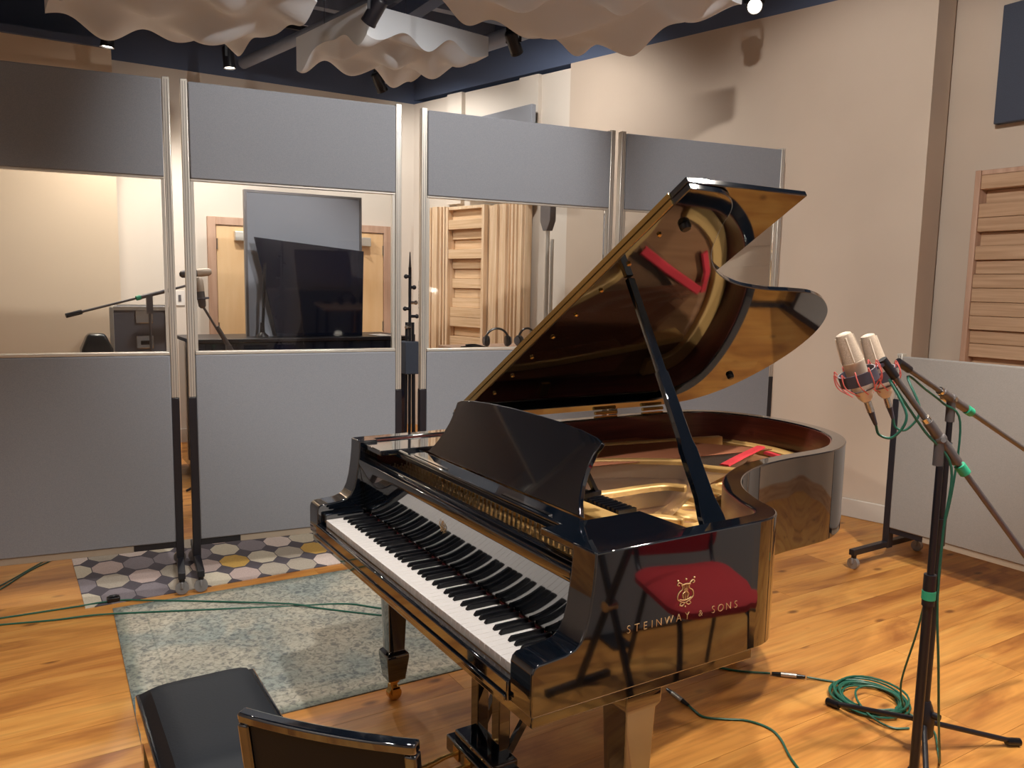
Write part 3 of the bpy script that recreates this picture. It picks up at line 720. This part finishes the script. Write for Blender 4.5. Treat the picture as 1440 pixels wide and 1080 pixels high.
# pedal lyre
for xx in (-.065, .065): B().box(xx-.022, xx+.022, .29, .33, .14, .6395).obj('lyre_post', 'lacquer', piano, bevel=.003)
ly = B().box(-.15, .15, .235, .345, .062, .115).box(-.12, .12, .25, .34, .1155, .142).obj('lyre_box', 'lacquer', piano, bevel=.005)
for xx in (-.10, .10): B().bar((xx*.8, .33, .15), (xx*1.3, .60, .635), .02, .02).obj('lyre_brace', 'lacquer', piano)
for xx in (-.075, 0, .075):
    pts = spline([(xx, .24, .088), (xx, .19, .086), (xx, .15, .078), (xx, .115, .074), (xx, .09, .078)], 4)
    B().tube(pts, [.007]*5+[.008]*4+[.010]*4+[.013]*3+[.010], 10).obj('pedal', 'brass', ly, smooth=True)
    B().box(xx-.018, xx+.018, .231, .2345, .068, .108).obj('pedal_plate', 'brass', ly)

# ------------------------------------------------------------------ piano bench
bench = thing('piano_bench', 'black padded piano bench with glossy black frame', 'bench', (.09, -.512, 0))
def cushion(b, x0, x1, y0, y1, z0, z1, n=14):
    G = []
    for i in range(n+1):
        row = []
        for j in range(n+1):
            u, v = i/n*2-1, j/n*2-1; h = (1-abs(u)**6)*(1-abs(v)**6)
            row.append(b.bm.verts.new((x0+(x1-x0)*i/n, y0+(y1-y0)*j/n, z0+(z1-z0)*h**.5)))
        G.append(row)
    for i in range(n):
        for j in range(n): b.bm.faces.new((G[i][j], G[i+1][j], G[i+1][j+1], G[i][j+1]))
    return b
cushion(B(), -.25, .25, -.142, .142, .478, .520).obj('seat_cushion', 'leather', bench, smooth=True)
B().box(-.26, .26, -.152, .152, .41, .4775).obj('apron', 'lacquer', bench, bevel=.006)
for sx in (-1, 1):
    for sy in (-1, 1):
        B().rings([[(sx*.225+a*w/2, sy*.118+c*w/2, z) for a, c in ((-1,-1),(1,-1),(1,1),(-1,1))] for z, w in ((0, .034), (.10, .04), (.4095, .052))]).obj('leg', 'lacquer', bench, bevel=.003)
    B().cyl((sx*.2605, 0, .44), (sx*.28, 0, .44), .009).cyl((sx*.28, 0, .44), (sx*.30, 0, .44), .026, n=18).obj('height_knob', 'lacquer', bench, smooth=True)
# ------------------------------------------------------------------ chair whose back shows
CH = math.atan2(.223, .244)
chair = thing('side_chair', 'black lacquered chair with framed back, beside the piano bench', 'chair', (.711, -.4125, 0), CH)
# local: back rail along x, front of chair towards +y
def back_pt(x, h): return Vector((x, -.0-.06*(h-.44)/.36+.012*(x/.17)**2*1.0-.02, h))
zt_ = .80
def rail(h0, h1, th, xa=-.168, xb=.168, n=10):
    b = B(); rg = []
    for i in range(n+1):
        x = xa+(xb-xa)*i/n; p, q = back_pt(x, h0), back_pt(x, h1); dd = Vector((0, th/2, 0))
        rg.append([p-dd, q-dd, q+dd, p+dd])
    return b.rings(rg)
rail(.778, .80, .026).obj('top_rail', 'lacquer', chair, bevel=.005)
rail(.50, .53, .022, -.145, .145).obj('lower_rail', 'lacquer', chair, bevel=.004)
rail(.5305, .7775, .012, -.146, .146).obj('back_panel', 'leather', chair, smooth=True)
for s in (-1, 1):
    b = B(); b.rings([[back_pt(s*.158, h)+Vector((a*.011, c*.013, 0)) for a, c in ((-1,-1),(1,-1),(1,1),(-1,1))] for h in (.0, .44, .62, .7775)])
    b.obj('back_leg', 'lacquer', chair, bevel=.004)
    B().rings([[(s*.16+a*w/2, .33+c*w/2, z) for a, c in ((-1,-1),(1,-1),(1,1),(-1,1))] for z, w in ((0, .026), (.40, .036))]).obj('front_leg', 'lacquer', chair, bevel=.003)
    B().box(s*.16-.012, s*.16+.012, .005, .31, .38, .42).obj('seat_rail', 'lacquer', chair)
B().box(-.178, .178, .0, .35, .42, .44).obj('seat', 'lacquer', chair, bevel=.004)
cushion(B(), -.17, .17, .01, .345, .4405, .47).obj('seat_cushion', 'leather', chair, smooth=True)

# ------------------------------------------------------------------ red chair (stands beside the treble side, seen mirrored in the rim)
rc = thing('red_chair', 'red upholstered stacking chair with black tube legs, mirrored in the piano side', 'chair', (1.47, 1.25, 0), R(108))
def rounded(b, w, d, z0, z1, r=.09, bulge=.012):
    pts = []
    for cx, cy, a0 in ((w/2-r, d/2-r, 0), (-w/2+r, d/2-r, 90), (-w/2+r, -d/2+r, 180), (w/2-r, -d/2+r, 270)):
        for k in range(6): a = R(a0+18*k); pts.append((cx+r*math.cos(a), cy+r*math.sin(a)))
    return b.rings([[(x*s, y*s, z) for x, y in pts] for s, z in ((.94, z0), (1, z0+.012), (1, z1-.014), (.93, z1), (.5, z1+bulge))])
rounded(B(), .46, .44, .43, .475).obj('seat', 'red_cloth', rc, smooth=True)
bb = rounded(B(), .44, .30, 0, .035, .06, .006); bb.move(Matrix.Translation((0, -.25, .64)) @ Matrix.Rotation(R(82), 4, 'X')); bb.obj('backrest', 'red_cloth', rc, smooth=True)
for s in (-1, 1):
    B().tube(spline([(s*.20, .22, .012), (s*.19, .18, .20), (s*.18, .14, .40), (s*.18, .05, .424), (s*.18, -.10, .424), (s*.18, -.20, .44), (s*.18, -.262, .52), (s*.18, -.272, .74)], 5), .011, 8).obj('side_frame', 'black_metal', rc, smooth=True)
    B().tube([(s*.20, -.28, .012), (s*.19, -.20, .25), (s*.185, -.14, .421)], .011, 8).obj('rear_leg', 'black_metal', rc, smooth=True)
xs = thing('folding_stand', 'black X-frame folding stand beside the red chair', 'stand', (1.67, .95, 0), R(-4))
for yy in (.012, -.012):
    sg = 1 if yy > 0 else -1
    B().bar((-sg*.15, yy, .012), (sg*.15, yy, .74), .022, .022).obj('cross_bar', 'black_metal', xs, bevel=.003)
    B().bar((-sg*.15, yy-.16, .012), (-sg*.15, yy+.16, .012), .024, .024).obj('foot_bar', 'black_metal', xs)
    B().bar((sg*.15, yy-.16, .752), (sg*.15, yy+.16, .752), .024, .024).obj('top_bar', 'black_metal', xs)
B().cyl((0, -.026, .376), (0, .026, .376), .02).obj('pivot_bolt', 'chrome', xs, smooth=True)
# ------------------------------------------------------------------ microphone stands
def mic_stand(label, x, y, zt, hubz, rz, legs=3, leglen=.34):
    t = thing('microphone_stand', label, 'microphone stand', (x, y, 0), 0, 'boom microphone stands by the piano')
    B().cyl((0,0,hubz-.02), (0,0,zt*.62), .013).obj('lower_tube', 'black_metal', t, smooth=True)
    B().cyl((0,0,zt*.62), (0,0,zt*.62+.09), .017, n=14).obj('height_clutch', 'black_metal', t, smooth=True)
    B().cyl((0,0,zt*.62+.09), (0,0,zt-.02), .0095).obj('upper_tube', 'black_metal', t, smooth=True)
    hub = B().lathe([(.02, hubz-.075), (.032, hubz-.06), (.034, hubz+.01), (.022, hubz+.045), (.016, hubz+.06)], (0,0,0), (0,0,1), 14).obj('tripod_hub', 'black_metal', t, smooth=True)
    B().cyl((.03, 0, hubz+.02), (.052, 0, hubz+.02), .012).obj('hub_knob', 'black_metal', hub, smooth=True)
    for k in range(legs):
        a = rz+2*math.pi*k/legs; d = Vector((math.cos(a), math.sin(a), 0))
        l = B().cyl(d*.025+Vector((0,0,hubz-.02)), d*leglen+Vector((0,0,.016)), .009).obj('leg', 'black_metal', t, smooth=True)
        B().cyl(d*(leglen-.03)+Vector((0,0,.0185)), d*(leglen+.02)+Vector((0,0,.014)), .0135, n=12).obj('rubber_foot', 'ebony', l, smooth=True)
    return t
def boom(t, piv, head, tail, o, thick=.0085):
    """parts of stand t; piv, head and tail in world coordinates"""
    o = Vector(o); P, H, T = Vector(piv)-o, Vector(head)-o, Vector(tail)-o; ax = (H-T).normalized()
    cl = B().sphere(P, .018).cyl(P-Vector((0,0,.075)), P-Vector((0,0,.005)), .014).obj('boom_clamp', 'grey_metal', t, smooth=True)
    side = ax.cross(Vector((0,0,1))).normalized()
    B().cyl(P-side*.018, P+side*.035, .008).tube([P+side*.035, P+side*.045+Vector((.02,.01,-.01)), P+side*.045+Vector((.05,.02,-.018))], .005, 8).obj('clamp_handle', 'chrome', cl, smooth=True)
    B().cyl(T, H, thick).obj('boom_arm', 'grey_metal', t, smooth=True)
    B().cyl(P-ax*.085, P+ax*.06, thick+.006).obj('boom_sleeve', 'grey_metal', t, smooth=True)
    B().cyl(P-ax*.125, P-ax*.095, thick+.007).obj('tape_band', 'green_tape', t, smooth=True)
    B().cyl(P+ax*.06, P+ax*.075, thick+.004).obj('boom_bolt', 'chrome', t, smooth=True)
    B().cyl(H-ax*.05, H+ax*.012, thick+.004).obj('head_joint', 'black_metal', t, smooth=True)
SA, SB = (.796, 1.262), (.574, 1.689)
pA, hA, tA = (.789, 1.265, 1.156), (.704, 1.117, 1.363), (.9505, 1.546, .763)
pB, hB, tB = (.572, 1.692, 1.214), (.560, 1.416, 1.338), (.605, 2.451, .873)
a = mic_stand('black boom microphone stand with lower boom and green tape bands, nearer the keyboard', *SA, 1.10, .13, R(200)); boom(a, pA, hA, tA, (*SA, 0))
B().cyl((0,0,.70), (0,0,.725), .0185).obj('tape_band', 'green_tape', a, smooth=True)
b_ = mic_stand('black boom microphone stand with higher boom, cable coil lying by its leg', *SB, 1.17, .12, R(184)); boom(b_, pB, hB, tB, (*SB, 0))

# microphones in shock mounts
def microphone(label, top, bot, head):
    top, bot = Vector(top), Vector(bot); ax = (top-bot).normalized(); L = (top-bot).length
    t = thing('condenser_microphone', label, 'microphone', bot, 0, 'pair of large condenser microphones')
    b0 = ax*0; r = .028
    B().lathe([(.011, .0), (.020, .012), (r*.94, .035), (r, .045), (r, L*.56), (r*1.02, L*.565), (r*1.02, L*.59)], b0, ax, 22).obj('body', 'mic_body', t, smooth=True)
    g = B().lathe([(r, L*.592), (r*.97, L*.62), (r*.80, L*.93), (r*.70, L*.985), (r*.45, L)], b0, ax, 22).obj('grille', 'mic_grille', t, smooth=True)
    u, v = B().frame(ax)
    for k in range(4):
        a_ = math.pi/4+k*math.pi/2; d = u*math.cos(a_)+v*math.sin(a_)
        B().bar(ax*L*.60+d*(r*.985), ax*L*.95+d*(r*.80), .004, .004).obj('grille_rib', 'mic_body', g)
    B().lathe([(r*1.012, L*.34), (r*1.012, L*.345)], b0, ax, 22).obj('body_ring', 'grey_metal', t)
    # shock mount is a thing of its own, holding the microphone
    m = thing('shock_mount', label.replace('microphone', 'shock mount'), 'shock mount', bot, 0, 'elastic shock mounts')
    c = ax*L*.36; R1 = .046
    fr = [c+(u*math.cos(2*math.pi*k/20)+v*math.sin(2*math.pi*k/20))*R1 for k in range(20)]
    bm_ = B()
    rg = []
    for k in range(21):
        d = u*math.cos(2*math.pi*k/20)+v*math.sin(2*math.pi*k/20)
        rg.append([c+d*R1-ax*.016, c+d*(R1+.004)-ax*.016, c+d*(R1+.004)+ax*.016, c+d*R1+ax*.016])
    bm_.rings(rg, caps=False).obj('mount_ring', 'mount_dark', m, smooth=True)
    rr = r+.003
    B().tube([c-ax*.035+(u*math.cos(2*math.pi*k/16)+v*math.sin(2*math.pi*k/16))*rr for k in range(16)], .002, 6, closed=True).obj('lower_ring', 'grey_metal', m, smooth=True)
    for k in range(10):
        a0, a1 = 2*math.pi*k/10, 2*math.pi*(k+.5)/10
        d0 = u*math.cos(a0)+v*math.sin(a0); d1 = u*math.cos(a1)+v*math.sin(a1)
        B().tube(spline([c+d0*(R1+.006)+ax*.016, c+d0*(R1+.012)+ax*.026, c+d0*(R1+.014)-ax*.01, c+d1*(rr+.004)-ax*.045], 4), .0017, 6).obj('elastic_cord', 'pink_elastic', m, smooth=True)
    q = Vector(head)-bot
    B().bar(c+(q-c).normalized()*(R1+.002), q, .016, .008).obj('mount_arm', 'mount_dark', m)
    # xlr plug at the bottom
    p = thing('cable_plug', 'silver and grey plug on the ' + label.split(' with')[0].split(' on')[0] + ' tail', 'plug', bot, 0, 'plugs at the microphone tails')
    B().cyl(-ax*.002, -ax*.032, .0095, n=14).obj('plug_shell', 'xlr_silver', p, smooth=True)
    B().cyl(-ax*.0325, -ax*.070, .0088, .005, n=12).obj('plug_boot', 'mount_dark', p, smooth=True)
    return ax, bot
m1 = ((.661, .989, 1.442), (.702, 1.055, 1.262), hA)
m2 = ((.520, 1.300, 1.425), (.558, 1.362, 1.236), hB)
ax1, e1 = microphone('left-hand champagne condenser microphone on the lower boom', *m1)
ax2, e2 = microphone('champagne condenser microphone on the higher boom', *m2)
def cable(name, label, pts, r=.0042, n=6, group='green microphone cables'):
    o = B().tube(spline(pts, n), r, 7).obj(name, 'green_cable', smooth=True); return tag(o, label, 'cable', group)
def along(p, q, t, dz): v = Vector(p).lerp(Vector(q), t); return (v.x, v.y, v.z+dz)
s1, s2 = e1-ax1*.070, e2-ax2*.070
cable('microphone_cable', 'green cable looping from the lower boom microphone down its stand', [s1, s1-ax1*.03, s1+Vector((.035, .03, -.03)), s1+Vector((.055, .05, .03)), along(hA, pA, .10, -.026), along(hA, pA, .4, -.03), along(hA, pA, .75, -.034), (SA[0]+.02, SA[1]+.022, 1.08), (SA[0]+.018, SA[1]+.014, .9), (SA[0]+.016, SA[1]+.018, .70), (SA[0]+.02, SA[1]+.045, .5), (SA[0]-.01, SA[1]+.13, .28), (SA[0]-.12, SA[1]+.36, .03), (.60, 1.74, .006), (.52, 1.84, .006), (.39, 1.87, .006)], .0036)
cable('microphone_cable', 'green cable looping from the higher boom microphone down its stand', [s2, s2-ax2*.03, s2+Vector((.03, .03, -.03)), s2+Vector((.05, .055, .03)), along(hB, pB, .15, -.024), along(hB, pB, .5, -.026), along(hB, pB, .85, -.032), (SB[0]+.022, SB[1]+.022, 1.14), (SB[0]+.018, SB[1]+.016, .9), (SB[0]-.022, SB[1]+.02, .66), (SB[0]-.07, SB[1]+.04, .40), (SB[0]-.15, SB[1]+.10, .15), (.40, 1.86, .012), (.37, 1.88, .006), (.33, 1.92, .006)], .0036)

# cable coil
cc = B(); ctr = Vector((.277, 1.832, 0)); rc_ = random.Random(5); pts = []
turns = 9
for k in range(turns*26):
    a = 2*math.pi*k/26; i = k//26
    rr = .118+.018*math.sin(i*1.9)+.006*math.sin(a*2+i)
    pts.append(ctr+Vector((rr*math.cos(a)+.008*math.sin(i*2.3), rr*1.02*math.sin(a)+.008*math.cos(i*3.1), .006+.0042*(i % 5)+.004*math.sin(a*1.5+i)**2)))
pts += [ctr+Vector(p) for p in ((.112, .02, .026), (.085, .06, .03), (.03, .07, .034), (-.03, .04, .036), (-.04, -.02, .034), (-.005, -.075, .03), (.05, -.11, .022), (.11, -.125, .012), (.17, -.11, .0055), (.20, -.06, .0055))]
pts = pts[:-10]+spline(pts[-11:], 4)
tag(B().tube(pts, .0042, 6).obj('cable_coil', 'green_cable', smooth=True), 'coil of green cable lying on the planks by the stand leg', 'cable')
def xlr_joint(label, c, d):
    c = Vector(c); d = Vector(d).normalized()
    t = thing('cable_connector', label, 'connector', c, 0)
    B().cyl(-d*.03, d*.03, .0095, n=14).obj('shell', 'xlr_silver', t, smooth=True)
    B().cyl(-d*.0305, -d*.065, .009, .006).obj('rear_boot', 'ebony', t, smooth=True)
    B().cyl(d*.0305, d*.065, .009, .006).obj('front_boot', 'ebony', t, smooth=True)
xlr_joint('silver in-line connector joining green cables between piano and coil', (-.002, 1.71, .0096), (.088, .095, 0))
cable('floor_cable', 'green cable from under the piano to the in-line connector', [(-.5, 1.30, .0045), (-.33, 1.42, .0045), (-.198, 1.517, .0045), (-.13, 1.573, .0045), (-.05, 1.658, .0095)], .0042)
cable('floor_cable', 'short green cable between the in-line connector and the coil', [(.046, 1.762, .0095), (.09, 1.808, .005), (.137, 1.846, .005), (.175, 1.868, .008)], .0042)
xlr_joint('silver plug at the end of the cable snaking under the treble leg', (-.095, 1.194, .0096), (1, -.1, 0))
cable('floor_cable', 'green cable curving over the planks from the silver plug', [(-.03, 1.188, .0095), (.0, 1.186, .005), (.053, 1.185, .0045), (.103, 1.242, .0045), (.148, 1.302, .0045), (.22, 1.332, .0045), (.288, 1.315, .0045), (.376, 1.256, .0045), (.478, 1.199, .0045), (.60, 1.10, .0045)], .0042)
RZ = .0095
cable('floor_cable', 'green cable crossing both rugs with a black clip on it', [(-2.19, -1.5, .0045), (-2.178, -1.169, .0045), (-2.17, -1.008, .0045), (-2.152, -.70, .005), (-2.14, -.60, RZ), (-2.12, -.5, RZ), (-2.075, -.427, RZ), (-1.92, -.172, RZ), (-1.671, .17, .0175), (-1.568, .286, RZ), (-1.318, .548, RZ), (-1.1, .85, RZ), (-.9, 1.3, RZ)], .0042)
cable('floor_cable', 'green cable crossing the faded rug without a clip', [(-2.14, -1.5, .0045), (-2.125, -1.166, .0045), (-2.088, -1.007, .0045), (-2.03, -.80, .005), (-1.98, -.60, RZ), (-1.814, -.192, RZ), (-1.671, .17, RZ-.004), (-1.559, .414, RZ), (-1.399, .572, RZ), (-1.2, .9, RZ), (-1.0, 1.4, RZ)], .0042)
tag(B().box(-.02, .02, -.028, .028, 0, .022).box(-.008, .008, -.018, .018, .022, .03).obj('cable_clip', 'ebony', bevel=.003, loc=(-2.142, -.545, .0042)), 'small black cable clip on the edge of the octagon rug', 'clip')
cable('floor_cable', 'thin green cable coming out below the tan-side gobo', [(-2.35, -1.25, .0045), (-2.43, -1.13, .0045), (-2.572, -1.013, .0045), (-2.807, -.879, .0045), (-3.02, -.71, .0045), (-3.3, -.6, .0045)], .0035)
cable('floor_cable', 'second thin green cable below the tan-side gobo, running behind the first', [(-2.4, -1.26, .0045), (-2.5, -1.14, .0045), (-2.627, -1.014, .0045), (-2.855, -.865, .0045), (-3.03, -.76, .0045), (-3.3, -.68, .0045)], .0035)

# ------------------------------------------------------------------ things behind the gobos
fc = thing('flight_case', 'tall grey flight case with silver edges and corner latch, behind the glass', 'flight case', (-4.86, -.05, 0), R(-8))
B().box(-.28, .28, -.19, .19, .03, 1.335).obj('body', 'case_laminate', fc)
for sx in (-.281, .281):
    for sy in (-.191, .191): B().box(sx-.014, sx+.014, sy-.014, sy+.014, .03, 1.34).obj('corner_edge', 'aluminium', fc, bevel=.003)
for sy in (-.191, .191): B().box(-.267, .267, sy-.012, sy+.012, 1.318, 1.345).obj('top_edge', 'aluminium', fc)
for sx in (-.281, .281): B().box(sx-.012, sx+.012, -.177, .177, 1.318, 1.345).obj('top_edge', 'aluminium', fc)
for zz in (1.27, 1.08): B().box(.28, .292, -.03, .09, zz-.05, zz+.05).obj('latch_dish', 'chrome', fc, bevel=.006)
B().box(.2925, .30, 0, .06, 1.06, 1.09).obj('handle', 'black_metal', fc, bevel=.003)
for sx in (-.2, .2):
    for sy in (-.12, .12): B().cyl((sx-.015, sy, .015), (sx+.015, sy, .015), .015).obj('wheel', 'ebony', fc)
def back_stand(label, base, zt, head, tail):
    t = thing('boom_stand', label, 'microphone stand', (*base, 0), 0, 'boom microphone stands behind the glass')
    P = Vector((0, 0, zt)); H = Vector(head)-Vector((*base, 0)); T = Vector(tail)-Vector((*base, 0))
    B().cyl((0,0,.12), (0,0,zt*.6), .013).cyl((0,0,zt*.6), (0,0,zt), .009).obj('pole', 'grey_metal', t, smooth=True)
    for k in range(3):
        a = 2*math.pi*k/3+.4; B().cyl((0,0,.16), (.32*math.cos(a), .32*math.sin(a), .012), .009).obj('leg', 'black_metal', t, smooth=True)
    ax = (H-T).normalized()
    B().cyl(T, H, .0085).obj('boom_arm', 'grey_metal', t, smooth=True)
    B().cyl(T-ax*.0, T+ax*.10, .016).obj('counterweight', 'black_metal', t, smooth=True)
    B().cyl(P-ax*.06, P+ax*.16, .014).box(-.02, .02, -.02, .02, zt-.13, zt).obj('clamp', 'grey_metal', t, smooth=True)
    B().cyl(P-ax*.09, P-ax*.06, .017).obj('tape_band', 'green_tape', t, smooth=True)
    return t
def on_x(xp, y, z): return (xp, y, z)
back_stand('boom microphone stand with long arm sweeping over the flight case', (-4.12, -.08), 1.44, (-4.2, .22, 1.52), (-4.05, -.60, 1.30))
back_stand('boom microphone stand with steep arm in front of the doors', (-4.08, .44), 1.08, (-4.08, .22, 1.45), (-4.08, .51, .93))
def small_mic(label, c, d, pointing):
    t = thing('studio_microphone', label, 'microphone', c, 0, 'microphones behind the glass'); d = Vector(d).normalized()
    B().lathe([(.012, -.10), (.026, -.085), (.028, -.05), (.028, .02)], (0,0,0), d, 16).obj('body', 'grey_metal', t, smooth=True)
    B().lathe([(.029, .021), (.030, .05), (.028, .10), (.015, .12)], (0,0,0), d, 16).obj('grille', 'mic_grille', t, smooth=True)
    u, v = B().frame(d)
    B().tube([d*-.03+(u*math.cos(2*math.pi*k/14)+v*math.sin(2*math.pi*k/14))*.05 for k in range(14)], .007, 6, closed=True).obj('cradle_ring', 'mount_dark', t, smooth=True)
    for k in range(4):
        a = math.pi/2*k; e = u*math.cos(a)+v*math.sin(a); B().cyl(d*-.03+e*.029, d*-.03+e*.047, .004, n=6).obj('cradle_strut', 'mount_dark', t)
small_mic('grey microphone lying sideways at the tip of the long boom', (-4.2, .235, 1.60), (.1, 1, .12), None)
small_mic('upright microphone in a cradle at the steep boom tip', (-4.08, .255, 1.45), (0, -.1, 1), None)
tag(B().rings([[(a*w, c*d, z) for a, c in ((-1,-1),(1,-1),(1,1),(-1,1))] for z, w, d in ((0, .14, .13), (.5, .13, .12), (1.05, .11, .10), (1.16, .06, .055))]).obj('gear_bag', 'ebony', bevel=.02, loc=(-4.42, -.40, 0)), 'black upright gear bag beside the flight case', 'bag')
o = thing('wall_socket', 'white wall socket plate by the double doors', 'socket', (XL, .44, 1.38))
B().box(.0, .012, -.045, .045, -.07, .07).obj('plate', 'white_plastic', o, bevel=.003); B().box(.0121, .018, -.012, .012, -.03, .03).obj('switch', 'grey_metal', o)
# dark cabinet, grey screen, dark board
cb = thing('dark_cabinet', 'long black cabinet behind the glass, papers on its top', 'cabinet', (-4.75, 1.10, 0))
B().box(-.30, .30, -.85, .92, .06, 1.07).obj('body', 'navy_gloss', cb, bevel=.006)
B().box(-.32, .32, -.87, .94, 1.071, 1.10).obj('top', 'black_metal', cb, bevel=.004)
B().box(-.28, .28, -.80, .88, 0, .059).obj('plinth', 'black_metal', cb)
for sy in (-.4, .45): B().box(.301, .312, sy-.35, sy+.35, .12, 1.0).obj('door', 'navy_gloss', cb, bevel=.004)
tag(B().prism([(-.10, -.07), (.12, -.05), (.09, .09), (-.12, .06)], 0, .004).obj('paper_sheet', 'paper', loc=(-4.58, 1.83, 1.1005)), 'white paper sheet lying on the black cabinet', 'paper')
gs = thing('grey_screen', 'plain charcoal screen with pale frame standing on the black cabinet', 'screen', (-4.72, .74, 1.1005), R(88))
B().box(.0, .94, -.02, .02, .0, 1.16).obj('panel', 'grey_screen', gs)
for x0 in (-.02, .94): B().box(x0, x0+.02, -.026, .026, 0, 1.18).obj('frame_stile', 'grey_metal', gs)
B().box(.0, .94, -.026, .026, 1.1605, 1.18).obj('frame_rail', 'grey_metal', gs)
db = thing('dark_board', 'dark glossy board with slanted edge leaning in front of the charcoal screen', 'board', (-4.60, .74, 1.1005), R(88))
B().prism([(.20, 0), (.93, 0), (.93, .72), (.02, .80)], -.008, .008, lambda a, c, d: (a, d-c*.06+.02, c)).obj('panel', 'navy_gloss', db, bevel=.003)
B().cyl((.075, -.02, 0), (.105, -.02, .60), .012).lathe([(.05, 0), (.045, .015), (.02, .04), (.016, .12)], (.075, -.02, 0), (0,0,1), 14).obj('support_stand', 'black_metal', db, smooth=True)
# folded stands in the gap between two gobos
hs_ = thing('stand_bundle', 'bundle of folded black microphone stands with a chrome tip, in the gap between gobos', 'microphone stand', (-2.86, 1.335, 0))
for k, (dx, dy, h) in enumerate(((0, 0, 1.66), (.02, .022, 1.30), (-.02, -.022, 1.30), (.0, .036, 1.22))):
    B().cyl((dx, dy, .02), (dx*.5, dy*.8, h), .010).obj('stand_tube', 'black_metal', hs_, smooth=True)
B().cyl((0, 0, 1.66), (0, 0, 1.76), .009, .003).obj('tip', 'grey_metal', hs_)
for zc, dd, m_ in ((1.43, .03, 'chrome'), (1.39, -.03, 'black_metal'), (1.34, .035, 'black_metal'), (1.27, -.02, 'chrome'), (1.60, -.025, 'black_metal'), (1.53, .02, 'black_metal')):
    B().cyl((.01, 0, zc), (.01, dd, zc), .010).sphere((.01, dd*1.3, zc), .015).obj('clutch_knob', m_, hs_, smooth=True)
B().box(-.06, .06, -.056, .05, .96, 1.175).obj('accessory_box', 'dark_fabric', hs_, bevel=.006)
B().cyl((0,0,0), (0,0,.02), .13, n=20).obj('base_plate', 'black_metal', hs_, smooth=True)
# silver pole with clamp
sp_ = on_wall(2.38, .45)
po = thing('silver_pole', 'silver pole with grey clamp head in front of the beige wall', 'pole', (sp_.x, sp_.y, 0))
B().cyl((0,0,.02), (0,0,2.2), .020).obj('outer_tube', 'aluminium', po, smooth=True)
B().cyl((.03,.03,.02), (.03,.03,1.95), .014).obj('side_tube', 'aluminium', po, smooth=True)
B().rings([[(a*w, c*.03, z) for a, c in ((-1,-1),(1,-1),(1,1),(-1,1))] for z, w in ((2.02, .03), (2.10, .075), (2.24, .075))]).obj('clamp_head', 'grey_metal', po, bevel=.004)
B().cyl((0,0,0), (0,0,.02), .16, n=24).obj('base', 'grey_metal', po)
# equipment table with headphones
tb = thing('equipment_table', 'narrow dark equipment table behind the diffuser gobo', 'table', (-2.95, 2.06, 0), R(0))
B().box(-.22, .22, -.36, .36, 1.095, 1.12).obj('top', 'frame_wood', tb, bevel=.004)
for sx in (-.19, .19):
    for sy in (-.32, .32): B().cyl((sx, sy, 0), (sx, sy, 1.0945), .014).obj('leg', 'black_metal', tb)
def headphones(label, c, rz, lie=0):
    t = thing('headphones', label, 'headphones', c, rz, 'headphones on the equipment table')
    B().tube([(.085*math.cos(R(a)), 0, .045+.085*math.sin(R(a))) for a in range(-10, 191, 12)], .008, 8).obj('headband', 'ebony', t, smooth=True)
    for s in (-1, 1):
        c_ = B().lathe([(.020, 0), (.038, .006), (.042, .02), (.036, .034), (.02, .036)], (s*.095, 0, .0425), (-s, 0, 0), 16).obj('ear_cup', 'ebony', t, smooth=True)
        B().lathe([(.030, 0), (.030, .004)], (s*.097, 0, .0425), (s, 0, 0), 16).obj('ear_cap', 'grey_metal', c_, smooth=True)
headphones('black headphones resting upright on the equipment table', (-2.88, 2.02, 1.1205), R(75))
headphones('second black headphones at the table end nearest the piano lid', (-2.86, 2.26, 1.1205), R(100))
tag(B().tube(spline([(-2.86, 1.72, 1.127), (-2.80, 1.76, 1.135), (-2.78, 1.84, 1.127), (-2.84, 1.88, 1.130), (-2.90, 1.82, 1.135), (-2.86, 1.76, 1.140), (-2.80, 1.80, 1.145), (-2.79, 1.87, 1.127)], 6), .006, 6).obj('headphone_lead', 'ebony', smooth=True), 'tangled black lead beside the headphones', 'cable')
o = thing('wall_grille', 'small grey wall grille beside the narrow ribbed diffuser', 'grille', on_wall(.17, .002, 1.29), ang)
B().box(-.06, .06, -.015, 0, 0, .30).obj('frame', 'grey_metal', o)
for k in range(8): B().box(-.052, .052, -.02, -.0155, .02+k*.034, .038+k*.034).obj('louvre', 'aluminium', o)
